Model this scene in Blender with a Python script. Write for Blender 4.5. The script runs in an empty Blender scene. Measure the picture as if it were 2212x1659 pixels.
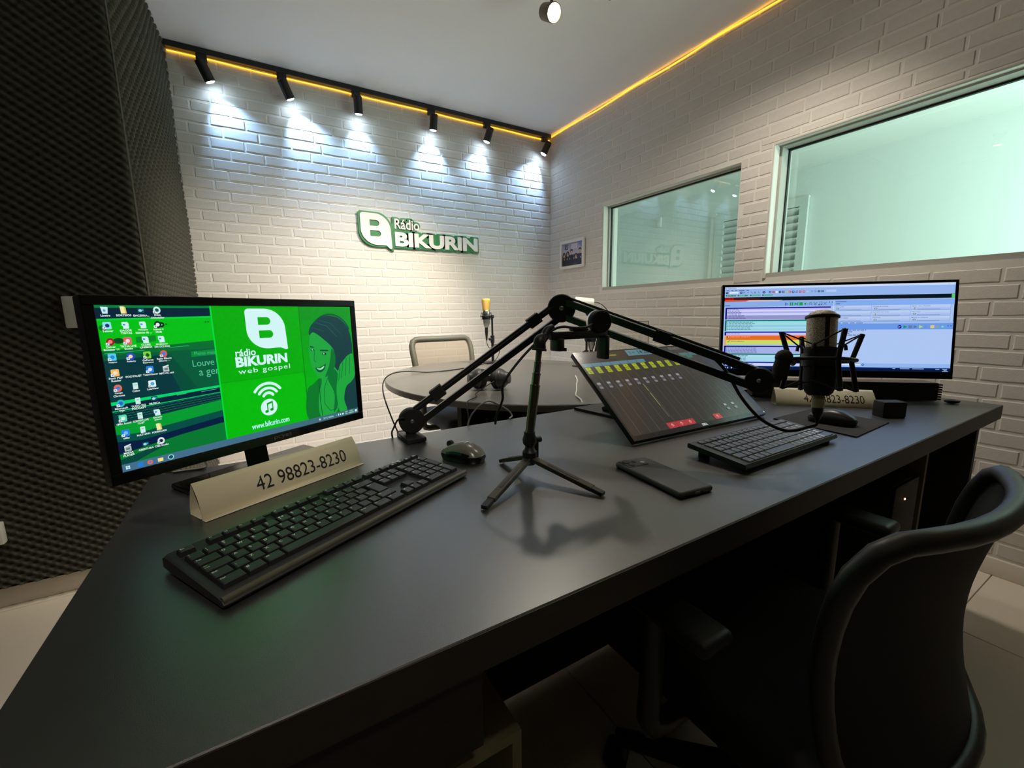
import bpy, bmesh, math, random
from mathutils import Vector, Matrix

rnd = random.Random(7)
scene = bpy.context.scene
col = scene.collection

# ------------------------------------------------------------------ camera
CAMPOS = Vector((0.0, 0.0, 1.05))
RW = Matrix(((0.85812747, -0.09481401, 0.50460634),
             (-0.51329394, -0.13524741, 0.84748892),
             (-0.01210712, -0.98626489, -0.16472698)))     # world <- (right, down, forward)
cam_d = bpy.data.cameras.new('camera')
cam_d.sensor_width = 36.0
cam_d.sensor_fit = 'HORIZONTAL'
cam_d.lens = 918.0 / 2212.0 * 36.0
cam_d.clip_start = 0.01
cam = bpy.data.objects.new('camera', cam_d)
col.objects.link(cam)
right, down, fwd = RW.col[0], RW.col[1], RW.col[2]
cam.matrix_world = Matrix(((right[0], -down[0], -fwd[0], CAMPOS[0]),
                           (right[1], -down[1], -fwd[1], CAMPOS[1]),
                           (right[2], -down[2], -fwd[2], CAMPOS[2]),
                           (0, 0, 0, 1)))
scene.camera = cam

# ------------------------------------------------------------------ world, exposure
EXPO = 0.97
vs = scene.view_settings
vs.view_transform = 'Standard'
vs.look = 'None'
vs.exposure = EXPO
vs.gamma = 1.0
vs.use_curve_mapping = False
world = bpy.data.worlds.new('world')
scene.world = world
world.use_nodes = True
world.node_tree.nodes['Background'].inputs[0].default_value = (0.6, 0.7, 0.8, 1)
world.node_tree.nodes['Background'].inputs[1].default_value = 0.05
try:
    scene.cycles.use_denoising = True
    scene.cycles.max_bounces = 8
    scene.cycles.transparent_max_bounces = 12
    scene.cycles.sample_clamp_indirect = 4.0
    scene.cycles.caustics_reflective = False
    scene.cycles.caustics_refractive = False
except Exception:
    pass

# light levels
TRACK_W = 13.5          # each track spotlight on the back wall
CEIL_W = 100.0           # each warm ceiling spotlight
BEYOND_W = 38.0         # added area light standing for assumed daylight in the neighbouring room
LED_S = 2.2             # LED strip


def area_light(name, loc, target, size, size_y, watts, rgb):
    d = bpy.data.lights.new(name, 'AREA')
    d.shape = 'RECTANGLE'
    d.size, d.size_y = size, size_y
    d.energy = watts
    d.color = rgb
    o = bpy.data.objects.new(name, d)
    col.objects.link(o)
    o.location = loc
    o.rotation_euler = (Vector(target) - Vector(loc)).to_track_quat('-Z', 'Y').to_euler()
    return o


# bare area light added unseen in the neighbouring room for assumed daylight, no window built
area_light('added_light_beyond', (3.6, -0.85, 1.45), (3.7, 3.0, 1.35), 1.3, 1.3, BEYOND_W, (0.93, 1.0, 0.98))


# ------------------------------------------------------------------ helpers
def lin(c):
    return c / 12.92 if c <= 0.04045 else ((c + 0.055) / 1.055) ** 2.4


def S(r, g, b):
    return (lin(r / 255.0), lin(g / 255.0), lin(b / 255.0))


MATS = {}


def mat(name, rgb, rough=0.5, metal=0.0, spec=0.5, noise=0.0, nscale=40.0, bump=0.0, bscale=200.0,
        emit=None, estr=1.0, sheen=0.0, coat=0.0, coord='Object', ior=1.5):
    if name in MATS:
        return MATS[name]
    m = bpy.data.materials.new(name)
    m.use_nodes = True
    nt = m.node_tree
    b = nt.nodes['Principled BSDF']
    b.inputs['Base Color'].default_value = (*rgb, 1)
    b.inputs['Roughness'].default_value = rough
    b.inputs['Metallic'].default_value = metal
    b.inputs['Specular IOR Level'].default_value = spec
    b.inputs['Coat Weight'].default_value = coat
    b.inputs['IOR'].default_value = ior
    b.inputs['Sheen Weight'].default_value = sheen
    if emit is not None:
        b.inputs['Emission Color'].default_value = (*emit, 1)
        b.inputs['Emission Strength'].default_value = estr
    if noise or bump:
        tc = nt.nodes.new('ShaderNodeTexCoord')
    if noise:
        nz = nt.nodes.new('ShaderNodeTexNoise')
        nz.inputs['Scale'].default_value = nscale
        nz.inputs['Detail'].default_value = 5
        nt.links.new(tc.outputs[coord], nz.inputs['Vector'])
        mx = nt.nodes.new('ShaderNodeMix')
        mx.data_type = 'RGBA'
        mx.inputs[6].default_value = (*[c * (1 - noise) for c in rgb], 1)
        mx.inputs[7].default_value = (*[min(1, c * (1 + noise)) for c in rgb], 1)
        nt.links.new(nz.outputs['Fac'], mx.inputs[0])
        nt.links.new(mx.outputs[2], b.inputs['Base Color'])
    if bump:
        n2 = nt.nodes.new('ShaderNodeTexNoise')
        n2.inputs['Scale'].default_value = bscale
        n2.inputs['Detail'].default_value = 4
        nt.links.new(tc.outputs[coord], n2.inputs['Vector'])
        bp = nt.nodes.new('ShaderNodeBump')
        bp.inputs['Strength'].default_value = bump
        bp.inputs['Distance'].default_value = 0.002
        nt.links.new(n2.outputs['Fac'], bp.inputs['Height'])
        nt.links.new(bp.outputs['Normal'], b.inputs['Normal'])
    MATS[name] = m
    return m


class MB:
    """collects geometry for one mesh"""

    def __init__(self):
        self.v, self.f = [], []

    def add(self, vs, fs, M=None):
        o = len(self.v)
        for p in vs:
            p = Vector(p)
            self.v.append(tuple(M @ p) if M is not None else tuple(p))
        for f in fs:
            self.f.append([i + o for i in f])
        return self

    def box(self, x0, x1, y0, y1, z0, z1, M=None, bev=0.0, seg=2):
        if bev > 0:
            bm = bmesh.new()
            bmesh.ops.create_cube(bm, size=1.0)
            for v in bm.verts:
                v.co = Vector(((x0 + x1) / 2 + v.co.x * (x1 - x0), (y0 + y1) / 2 + v.co.y * (y1 - y0),
                               (z0 + z1) / 2 + v.co.z * (z1 - z0)))
            bmesh.ops.bevel(bm, geom=list(bm.edges), offset=bev, segments=seg, profile=0.5, affect='EDGES')
            bm.verts.index_update()
            self.add([v.co.copy() for v in bm.verts], [[v.index for v in f.verts] for f in bm.faces], M)
            bm.free()
            return self
        vs = [(x0, y0, z0), (x1, y0, z0), (x1, y1, z0), (x0, y1, z0), (x0, y0, z1), (x1, y0, z1), (x1, y1, z1), (x0, y1, z1)]
        fs = [(3, 2, 1, 0), (4, 5, 6, 7), (0, 1, 5, 4), (1, 2, 6, 5), (2, 3, 7, 6), (3, 0, 4, 7)]
        return self.add(vs, fs, M)

    def cyl(self, p0, p1, r0, r1=None, n=20, cap=True, M=None):
        r1 = r0 if r1 is None else r1
        p0, p1 = Vector(p0), Vector(p1)
        d = (p1 - p0).normalized()
        a = d.orthogonal().normalized()
        b = d.cross(a)
        vs, fs = [], []
        for p, r in ((p0, r0), (p1, r1)):
            for i in range(n):
                t = 2 * math.pi * i / n
                vs.append(p + a * (r * math.cos(t)) + b * (r * math.sin(t)))
        for i in range(n):
            j = (i + 1) % n
            fs.append((i, j, n + j, n + i))
        if cap:
            fs.append(tuple(range(n - 1, -1, -1)))
            fs.append(tuple(range(n, 2 * n)))
        return self.add(vs, fs, M)

    def lathe(self, prof, n=28, M=None, p0=None, axis=None):
        """profile of (r, z); about Z, or about axis from p0"""
        if p0 is not None:
            q = Vector(axis).normalized().to_track_quat('Z', 'Y').to_matrix().to_4x4()
            L = Matrix.Translation(Vector(p0)) @ q
            M = L if M is None else M @ L
        vs, fs = [], []
        k = len(prof)
        for r, z in prof:
            for i in range(n):
                t = 2 * math.pi * i / n
                vs.append((max(r, 1e-5) * math.cos(t), max(r, 1e-5) * math.sin(t), z))
        for a in range(k - 1):
            for i in range(n):
                j = (i + 1) % n
                fs.append((a * n + i, a * n + j, (a + 1) * n + j, (a + 1) * n + i))
        if prof[0][0] > 1e-4:
            fs.append(tuple(range(n - 1, -1, -1)))
        if prof[-1][0] > 1e-4:
            fs.append(tuple(range((k - 1) * n, k * n)))
        return self.add(vs, fs, M)

    def tube(self, pts, r, n=8, closed=False, cap=True, M=None, sub=0, sq=None):
        """swept tube; r may be a list; sq = (half width, half height, up) sweeps a rectangle"""
        pts = [Vector(p) for p in pts]
        if sub:
            if isinstance(r, (list, tuple)):
                q = smooth([Vector((v, 0, 0)) for v in r], sub, closed)
                r = [v.x for v in q]
            pts = smooth(pts, sub, closed)
        m = len(pts)
        vs, fs = [], []
        T = []
        for i in range(m):
            if closed:
                d = pts[(i + 1) % m] - pts[i - 1]
            else:
                d = pts[min(i + 1, m - 1)] - pts[max(i - 1, 0)]
            T.append(d.normalized())
        up = Vector((0, 0, 1)) if abs(T[0].z) < 0.9 else Vector((0, 1, 0))
        a = up.cross(T[0]).normalized()
        for i in range(m):
            a = (a - T[i] * a.dot(T[i])).normalized()
            b = T[i].cross(a)
            rr = r[i] if isinstance(r, (list, tuple)) else r
            if sq:
                w, h = sq
                for s, t in ((-1, -1), (1, -1), (1, 1), (-1, 1)):
                    vs.append(pts[i] + a * (w * s) + b * (h * t))
            else:
                for k in range(n):
                    t = 2 * math.pi * k / n
                    vs.append(pts[i] + a * (rr * math.cos(t)) + b * (rr * math.sin(t)))
        nn = 4 if sq else n
        for i in range(m if closed else m - 1):
            i2 = (i + 1) % m
            for k in range(nn):
                k2 = (k + 1) % nn
                fs.append((i * nn + k, i * nn + k2, i2 * nn + k2, i2 * nn + k))
        if cap and not closed:
            fs.append(tuple(range(nn - 1, -1, -1)))
            fs.append(tuple(range((m - 1) * nn, m * nn)))
        return self.add(vs, fs, M)

    def prism(self, poly, z0, z1, M=None):
        n = len(poly)
        vs = [(x, y, z0) for x, y in poly] + [(x, y, z1) for x, y in poly]
        fs = [tuple(range(n - 1, -1, -1)), tuple(range(n, 2 * n))]
        for i in range(n):
            j = (i + 1) % n
            fs.append((i, j, n + j, n + i))
        return self.add(vs, fs, M)

    def ball(self, c, r, n=16, M=None):
        c = Vector(c)
        rx, ry, rz = (r, r, r) if not isinstance(r, (tuple, list)) else r
        vs, fs = [], []
        k = n // 2
        for a in range(k + 1):
            p = math.pi * a / k
            for i in range(n):
                t = 2 * math.pi * i / n
                vs.append(c + Vector((rx * math.sin(p) * math.cos(t), ry * math.sin(p) * math.sin(t), -rz * math.cos(p))))
        for a in range(k):
            for i in range(n):
                j = (i + 1) % n
                fs.append((a * n + i, a * n + j, (a + 1) * n + j, (a + 1) * n + i))
        return self.add(vs, fs, M)

    def mesh(self, name, smooth_angle=35):
        me = bpy.data.meshes.new(name)
        me.from_pydata([tuple(p) for p in self.v], [], [tuple(f) for f in self.f])
        me.update()
        if smooth_angle:
            me.polygons.foreach_set('use_smooth', [True] * len(me.polygons))
            try:
                me.set_sharp_from_angle(angle=math.radians(smooth_angle))
            except Exception:
                pass
        return me

    def obj(self, name, material, parent=None, smooth_angle=35):
        return obj(name, self.mesh(name, smooth_angle), material, parent)


def smooth(pts, sub, closed=False):
    out = []
    n = len(pts)
    rng = range(n if closed else n - 1)
    for i in rng:
        p0 = pts[i - 1] if (closed or i > 0) else pts[0] * 2 - pts[1]
        p1 = pts[i]
        p2 = pts[(i + 1) % n]
        p3 = pts[(i + 2) % n] if (closed or i + 2 < n) else pts[-1] * 2 - pts[-2]
        for k in range(sub):
            t = k / sub
            out.append(0.5 * ((2 * p1) + (p2 - p0) * t + (2 * p0 - 5 * p1 + 4 * p2 - p3) * t * t + (3 * p1 - p0 - 3 * p2 + p3) * t ** 3))
    if not closed:
        out.append(pts[-1])
    return out


def obj(name, me, material=None, parent=None):
    o = bpy.data.objects.new(name, me)
    col.objects.link(o)
    if material is not None and not me.materials:
        me.materials.append(material)
    if parent is not None:
        o.parent = parent
    return o


def tag(o, label, cat, group=None):
    o['label'] = label
    o['category'] = cat
    if group:
        o['group'] = group
    return o


def thing(name, label, cat, loc=(0, 0, 0), rz=0.0, group=None):
    o = bpy.data.objects.new(name, None)
    o.empty_display_size = 0.05
    col.objects.link(o)
    o.location = loc
    o.rotation_euler = (0, 0, rz)
    return tag(o, label, cat, group)


def struct(o):
    o['kind'] = 'structure'
    return o


def at(o, M):
    o.matrix_world = M
    return o


def frame(c, u, v):
    """matrix with local x = u, local y = v, local z = normal, origin c"""
    u, v = Vector(u).normalized(), Vector(v)
    v = (v - u * u.dot(v)).normalized()
    w = u.cross(v)
    return Matrix(((u[0], v[0], w[0], c[0]), (u[1], v[1], w[1], c[1]), (u[2], v[2], w[2], c[2]), (0, 0, 0, 1)))


def copy_tree(o, parent=None):
    c = o.copy()
    col.objects.link(c)
    c.parent = parent
    for ch in list(o.children):
        copy_tree(ch, c)
    return c


_tx = {}


def text_geo(s, bold=0.0, spacing=1.0):
    """triangulated flat letters, height about 1 (font size 1)"""
    k = (s, bold, spacing)
    if k in _tx:
        return _tx[k]
    cu = bpy.data.curves.new('t', 'FONT')
    cu.body = s
    cu.size = 1.0
    cu.offset = bold
    cu.space_character = spacing
    cu.resolution_u = 4
    o = bpy.data.objects.new('t', cu)
    col.objects.link(o)
    dg = bpy.context.evaluated_depsgraph_get()
    me = bpy.data.meshes.new_from_object(o.evaluated_get(dg))
    vs = [v.co.copy() for v in me.vertices]
    fs = [list(p.vertices) for p in me.polygons]
    bpy.data.objects.remove(o)
    bpy.data.curves.remove(cu)
    bpy.data.meshes.remove(me)
    if vs:
        x0, x1 = min(v.x for v in vs), max(v.x for v in vs)
        y0, y1 = min(v.y for v in vs), max(v.y for v in vs)
    else:
        x0 = x1 = y0 = y1 = 0
    _tx[k] = (vs, fs, (x0, x1, y0, y1))
    return _tx[k]


def text_fit(s, x, y, w, h, bold=0.0, spacing=1.0):
    """text stretched into the box with lower left (x, y)"""
    vs, fs, (x0, x1, y0, y1) = text_geo(s, bold, spacing)
    sx = w / max(x1 - x0, 1e-6)
    sy = h / max(y1 - y0, 1e-6)
    return [((v.x - x0) * sx + x, (v.y - y0) * sy + y) for v in vs], fs


def islands(vs, fs):
    par = list(range(len(vs)))

    def find(a):
        while par[a] != a:
            par[a] = par[par[a]]
            a = par[a]
        return a
    for f in fs:
        for b in f[1:]:
            par[find(b)] = find(f[0])
    groups = {}
    for f in fs:
        groups.setdefault(find(f[0]), []).append(f)
    return list(groups.values())


def extrude_flat(vs2, fs, z0, z1, mb=None, M=None):
    """solid letters out of flat faces"""
    mb = mb or MB()
    used = sorted({i for f in fs for i in f})
    ix = {v: i for i, v in enumerate(used)}
    n = len(used)
    V = [(vs2[i][0], vs2[i][1], z1) for i in used] + [(vs2[i][0], vs2[i][1], z0) for i in used]
    F = [[ix[i] for i in f] for f in fs]
    ec = {}
    for f in F:
        for a, b in zip(f, f[1:] + f[:1]):
            ec[(a, b)] = 1
    side = [(b, a, a + n, b + n) for (a, b) in ec if (b, a) not in ec]
    mb.add(V, F + side + [[i + n for i in reversed(f)] for f in F], M)
    return mb


class Canvas:
    """flat picture of coloured shapes, later shapes lie a hair in front; y runs down"""

    def __init__(self, w, h, sx, sy):
        self.w, self.h, self.sx, self.sy = w, h, sx, sy
        self.v, self.f, self.c, self.z = [], [], [], 0.0

    def _p(self, x, y):
        return ((x / self.w - 0.5) * self.sx, (0.5 - y / self.h) * self.sy, self.z)

    def faces(self, vs, fs, c):
        self.z += 3e-6
        o = len(self.v)
        self.v += [self._p(x, y) for x, y in vs]
        for f in fs:
            self.f.append([i + o for i in f])
            self.c.append(c)

    def poly(self, pts, c):
        self.faces(pts, [list(range(len(pts)))], c)

    def rect(self, x0, y0, x1, y1, c):
        self.poly([(x0, y0), (x1, y0), (x1, y1), (x0, y1)], c)

    def grad(self, x0, y0, x1, y1, c0, c1, n=10, vert=True):
        for i in range(n):
            t = (i + 0.5) / n
            c = tuple(a + (b - a) * t for a, b in zip(c0, c1))
            if vert:
                self.rect(x0, y0 + (y1 - y0) * i / n, x1, y0 + (y1 - y0) * (i + 1) / n, c)
            else:
                self.rect(x0 + (x1 - x0) * i / n, y0, x0 + (x1 - x0) * (i + 1) / n, y1, c)

    def ell(self, x, y, rx, ry, c, n=24, a0=0, a1=360):
        pts = [(x + rx * math.cos(math.radians(a0 + (a1 - a0) * i / n)), y + ry * math.sin(math.radians(a0 + (a1 - a0) * i / n)))
               for i in range(n if a1 - a0 == 360 else n + 1)]
        self.poly(pts, c)

    def arc(self, x, y, r, w, a0, a1, c, n=18, asp=1.0):
        ins, outs = [], []
        for i in range(n + 1):
            t = math.radians(a0 + (a1 - a0) * i / n)
            outs.append((x + (r + w / 2) * math.cos(t), y + (r + w / 2) * asp * math.sin(t)))
            ins.append((x + (r - w / 2) * math.cos(t), y + (r - w / 2) * asp * math.sin(t)))
        vs = outs + ins
        self.faces(vs, [[i, i + 1, n + 2 + i, n + 1 + i] for i in range(n)], c)

    def line(self, pts, w, c):
        for (xa, ya), (xb, yb) in zip(pts, pts[1:]):
            dx, dy = xb - xa, yb - ya
            L = math.hypot(dx, dy) or 1
            nx, ny = -dy / L * w / 2, dx / L * w / 2
            self.poly([(xa + nx, ya + ny), (xb + nx, yb + ny), (xb - nx, yb - ny), (xa - nx, ya - ny)], c)

    def curve(self, pts, c, sub=6):
        p = smooth([Vector((x, y, 0)) for x, y in pts], sub, True)
        self.poly([(q.x, q.y) for q in p], c)

    def rrect(self, x0, y0, x1, y1, r, c):
        pts = []
        for cx_, cy_, a in ((x1 - r, y0 + r, -90), (x1 - r, y1 - r, 0), (x0 + r, y1 - r, 90), (x0 + r, y0 + r, 180)):
            for i in range(5):
                t = math.radians(a + 22.5 * i)
                pts.append((cx_ + r * math.cos(t), cy_ + r * math.sin(t)))
        self.poly(pts, c)

    def text(self, s, x, y, w, h, c, bold=0.0, spacing=1.0):
        """text in the box with upper left (x, y)"""
        if not s.strip():
            return
        vs, fs = text_fit(s, 0, 0, w, h, bold, spacing)
        self.faces([(x + a, y + h - b) for a, b in vs], fs, c)

    def textc(self, s, xc, y, h, c, bold=0.0, maxw=None, asp=1.0):
        vs, fs, (x0, x1, y0, y1) = text_geo(s, bold)
        w = (x1 - x0) / max(y1 - y0, 1e-6) * h * asp
        if maxw and w > maxw:
            w = maxw
        self.text(s, xc - w / 2, y, w, h, c, bold)

    def build(self, name, material, parent):
        me = bpy.data.meshes.new(name)
        me.from_pydata(self.v, [], self.f)
        # faces point to +z
        at_ = me.color_attributes.new('picture', 'FLOAT_COLOR', 'CORNER')
        i = 0
        for p, c in zip(me.polygons, self.c):
            for _ in range(p.loop_total):
                at_.data[i].color = (*c, 1)
                i += 1
        return obj(name, me, material, parent)


def picture_mat(name, strength=1.0, rough=0.35, lit=False):
    m = bpy.data.materials.new(name)
    m.use_nodes = True
    nt = m.node_tree
    b = nt.nodes['Principled BSDF']
    a = nt.nodes.new('ShaderNodeVertexColor')
    a.layer_name = 'picture'
    b.inputs['Roughness'].default_value = rough
    if lit:
        nt.links.new(a.outputs['Color'], b.inputs['Base Color'])
    else:
        b.inputs['Base Color'].default_value = (0.004, 0.004, 0.004, 1)
        nt.links.new(a.outputs['Color'], b.inputs['Emission Color'])
        b.inputs['Emission Strength'].default_value = strength
    return m


# ------------------------------------------------------------------ materials
M_ceiling = mat('ceiling_paint', S(244, 245, 246), 0.8, noise=0.02, nscale=3)
M_plain = mat('plain_wall_paint', S(84, 82, 78), 0.85, noise=0.03, nscale=4)
M_white_wall = mat('neighbour_wall_paint', S(232, 236, 234), 0.8, noise=0.015, nscale=2)
M_mortar = mat('mortar', S(224, 219, 212), 0.9, noise=0.04, nscale=60, bump=0.15, bscale=300)
M_brick = mat('brick_face', S(213, 207, 200), 0.9, noise=0.07, nscale=55, bump=0.35, bscale=260)
M_floor = mat('floor_tile', S(226, 216, 200), 0.28, noise=0.05, nscale=5)
M_grout = mat('grout', S(150, 140, 126), 0.9)
M_base = mat('baseboard_white', S(228, 220, 206), 0.45)
M_trim = mat('window_plaster', S(212, 209, 202), 0.6)
M_alu = mat('window_frame_grey', S(178, 176, 168), 0.45)
M_gasket = mat('black_rubber', S(22, 20, 20), 0.6)
M_foam = mat('acoustic_foam', S(84, 82, 73), 1.0, spec=0.12, noise=0.2, nscale=160, bump=0.4, bscale=900)
M_desk = mat('desk_laminate', S(33, 34, 37), 0.35, spec=1.0, ior=1.9, noise=0.12, nscale=26, bump=0.08, bscale=900)
M_desk_edge = mat('desk_edge', S(46, 42, 38), 0.5, noise=0.1, nscale=50)
M_desk_under = mat('desk_carcass', S(34, 29, 25), 0.6, noise=0.12, nscale=30)
M_table = mat('round_table_laminate', S(104, 101, 97), 0.3, spec=1.0, ior=1.8, noise=0.1, nscale=26, bump=0.06, bscale=900)
M_blk = mat('black_plastic', S(22, 22, 23), 0.45)
M_blk_matte = mat('black_matte', S(20, 20, 21), 0.7, noise=0.1, nscale=120)
M_blk_gloss = mat('black_gloss', S(14, 14, 15), 0.18)
M_blk_metal = mat('black_powder_coat', S(24, 24, 26), 0.42, noise=0.08, nscale=200)
M_grey = mat('grey_plastic', S(92, 92, 90), 0.5)
M_dgrey = mat('dark_grey_plastic', S(52, 53, 54), 0.5)
M_silver = mat('brushed_silver', S(196, 196, 194), 0.28, metal=1.0)
M_gunmetal = mat('gunmetal_tube', S(150, 145, 130), 0.25, metal=1.0)
M_gold = mat('gold_mesh', S(212, 176, 96), 0.42, metal=0.7, bump=0.8, bscale=1500)
M_white_pl = mat('white_plastic', S(230, 228, 220), 0.4)
M_paper = mat('paper', S(226, 216, 184), 0.85, noise=0.02, nscale=30)
M_ink = mat('ink', S(24, 22, 22), 0.8)
M_legend = mat('key_print', S(225, 228, 228), 0.6)
M_green = mat('sign_green', S(10, 112, 52), 0.4)
M_signwhite = mat('sign_white', S(226, 221, 212), 0.5)
M_cable = mat('black_cable', S(18, 18, 19), 0.5)
M_cable_w = mat('white_cable', S(220, 218, 210), 0.5)
M_track = mat('track_black', S(18, 17, 18), 0.5)
M_led = mat('led_strip_glow', S(255, 190, 40), 0.6, emit=(1.0, 0.47, 0.02), estr=LED_S)
M_lens_c = mat('spot_lens_cool', (1, 1, 1), 0.4, emit=(0.62, 0.82, 1.0), estr=28)
M_lens_w = mat('spot_lens_warm', (1, 1, 1), 0.4, emit=(1.0, 0.9, 0.62), estr=16)
M_brass = mat('lamp_bronze', S(96, 82, 58), 0.4, metal=0.6)

# ================================================================== room shell
XR, YB, ZC = 2.43, 3.35, 2.605
XL, YF = -1.7, -1.8
W1 = (1.53, 2.64, 1.222, 1.868)
W2 = (-0.10, 1.349, 1.225, 1.905)

fl = struct(MB().box(XL, 2.6, YF, 3.5, -0.08, -0.004).obj('floor', M_grout, smooth_angle=0))
tile_me = MB().box(-0.2985, 0.2985, -0.2985, 0.2985, -0.01, 0.0, bev=0.0012, seg=1).mesh('tile')
for i in range(8):
    for j in range(9):
        o = obj('tile', tile_me, M_floor, fl)
        o.location = (-1.4 + 0.6 * i, 3.05 - 0.6 * j, 0)
struct(MB().box(XL - 0.15, 2.58, YF - 0.15, 3.5, ZC, ZC + 0.1).obj('ceiling', M_ceiling))
wb = struct(MB().box(-0.5, 2.58, YB, YB + 0.15, 0, ZC).obj('wall_back', M_mortar, smooth_angle=0))
mb = MB()
X0, X1 = XR, XR + 0.15
for (a, b, c, d) in ((YF, W2[0], 0, ZC), (W2[0], W2[1], 0, W2[2]), (W2[0], W2[1], W2[3], ZC), (W2[1], W1[0], 0, ZC),
                     (W1[0], W1[1], 0, W1[2]), (W1[0], W1[1], W1[3], ZC), (W1[1], YB, 0, ZC)):
    mb.box(X0, X1, a, b, c, d)
wr = struct(mb.obj('wall_right', M_mortar, smooth_angle=0))
struct(MB().box(XL - 0.15, XR + 0.15, YF - 0.15, YF, 0, ZC).obj('wall_front', M_plain))
struct(MB().box(XL - 0.15, XL, YF, 2.2, 0, ZC).obj('wall_left', M_plain))
struct(MB().box(XL - 0.15, -0.37, 2.2, YB + 0.15, 0, ZC).obj('wall_alcove', M_plain))
struct(MB().box(-0.37, XR, YB - 0.016, YB, 0, 0.07, bev=0.003).obj('baseboard_back', M_base))
struct(MB().box(XR - 0.016, XR, YF, YB - 0.016, 0, 0.07, bev=0.003).obj('baseboard_right', M_base))
struct(MB().box(XL, -0.36, 2.183, 2.2, 0, 0.082, bev=0.003).obj('baseboard_left', M_base))

# ------------------------------------------------------------------ bricks
variants = []
for k in range(8):
    r_ = random.Random(100 + k)
    pts = []
    n_top = 4
    for i in range(n_top + 1):
        pts.append((-0.5 + i / n_top, -0.5 + r_.uniform(-0.01, 0.05) if 0 < i < n_top else -0.5 + r_.uniform(0.0, 0.06)))
    for i in range(n_top + 1):
        pts.append((0.5 - i / n_top, 0.5 - r_.uniform(0.0, 0.03)))
    pts = [(x * (1 - r_.uniform(0, 0.012)), y) for x, y in pts]
    W, H = 0.179, 0.0545
    n = len(pts)
    vs = [(x * W, y * H, 0.0) for x, y in pts]
    vs += [(x * (W - 0.007), y * (H - 0.007), 0.0028 + r_.uniform(-0.0005, 0.0005)) for x, y in pts]
    fs = [list(range(n, 2 * n))] + [[i, (i + 1) % n, n + (i + 1) % n, n + i] for i in range(n)]
    m = MB()
    m.add(vs, fs)
    variants.append(m.mesh('brick', 30))
for v in variants:
    v.materials.append(M_brick)
BW, BH = 0.179, 0.0545


def px_area(P, w, h, nrm):
    d = P - CAMPOS
    c = Vector((d.dot(right), d.dot(down), d.dot(fwd)))
    if c.z < 0.2:
        return 0
    x, y = 1106 + 918 * c.x / c.z, 829.5 + 918 * c.y / c.z
    if not (-30 < x < 2242 and -30 < y < 1689):
        return 0
    return w * h * abs(nrm.dot(d.normalized())) / c.z ** 2


def brick_wall(wall, M, ulen, zlo, zhi, holes, phase, keep=300, hidden=None):
    """bricks in rows on the plane of M (local x along, y up, z out)"""
    pitch, gap = 0.0625, 0.0078
    z = zlo
    rects = []
    row = 0
    while z < zhi:
        a, b = z + gap / 2, min(z + pitch - gap / 2, zhi)
        u = -0.19 * ((row * 0.5 + phase + rnd.uniform(-0.12, 0.12)) % 1.0)
        while u < ulen:
            L = 0.19 + rnd.uniform(-0.014, 0.014)
            x0, x1 = max(u + gap / 2, 0.003), min(u + L - gap / 2, ulen - 0.003)
            u += L
            parts = [(x0, x1, a, b)]
            for (h0, h1, k0, k1) in holes:
                nxt = []
                for (p0, p1, q0, q1) in parts:
                    if p1 <= h0 or p0 >= h1 or q1 <= k0 or q0 >= k1:
                        nxt.append((p0, p1, q0, q1))
                        continue
                    if q0 < k0:
                        nxt.append((p0, p1, q0, k0))
                    if q1 > k1:
                        nxt.append((p0, p1, k1, q1))
                    qa, qb = max(q0, k0), min(q1, k1)
                    if p0 < h0:
                        nxt.append((p0, h0, qa, qb))
                    if p1 > h1:
                        nxt.append((h1, p1, qa, qb))
                parts = nxt
            rects += [p for p in parts if p[1] - p[0] > 0.02 and p[3] - p[2] > 0.012]
        z += pitch
        row += 1
    nrm = M.to_3x3() @ Vector((0, 0, 1))
    scored = []
    for (p0, p1, q0, q1) in rects:
        c = M @ Vector(((p0 + p1) / 2, (q0 + q1) / 2, 0))
        s = px_area(c, p1 - p0, q1 - q0, nrm)
        if hidden and hidden(c):
            s = 0
        scored.append((s, p0, p1, q0, q1))
    scored.sort(key=lambda t: -t[0])
    rest = MB()
    for i, (s, p0, p1, q0, q1) in enumerate(scored):
        v = variants[rnd.randrange(8)]
        L = Matrix.Translation(((p0 + p1) / 2, (q0 + q1) / 2, 0)) @ Matrix.Diagonal(((p1 - p0) / BW, (q1 - q0) / BH, 1, 1))
        if i < keep and s > 0:
            o = obj('brick', v, None, wall)
            o.matrix_world = M @ L
        else:
            rest.add([vv.co for vv in v.vertices], [list(p.vertices) for p in v.polygons], M @ L)
    o = rest.obj('brick_field', M_brick, wall, 30)
    o['kind'] = 'stuff'


MBK = frame((-0.30, YB, 0), (1, 0, 0), (0, 0, 1))
brick_wall(wb, MBK, XR + 0.30, 0.075, ZC - 0.004, [], 0.1)
MRT = frame((XR, YB, 0), (0, -1, 0), (0, 0, 1))
brick_wall(wr, MRT, YB - YF, 0.075, ZC - 0.004,
           [(YB - W1[1] - 0.012, YB - W1[0] + 0.004, W1[2] - 0.02, W1[3] + 0.03),
            (YB - W2[1] - 0.012, YB - W2[0] + 0.012, W2[2] - 0.012, W2[3] + 0.012)], 0.35,
           hidden=lambda c: c.y < -0.2)

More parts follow.
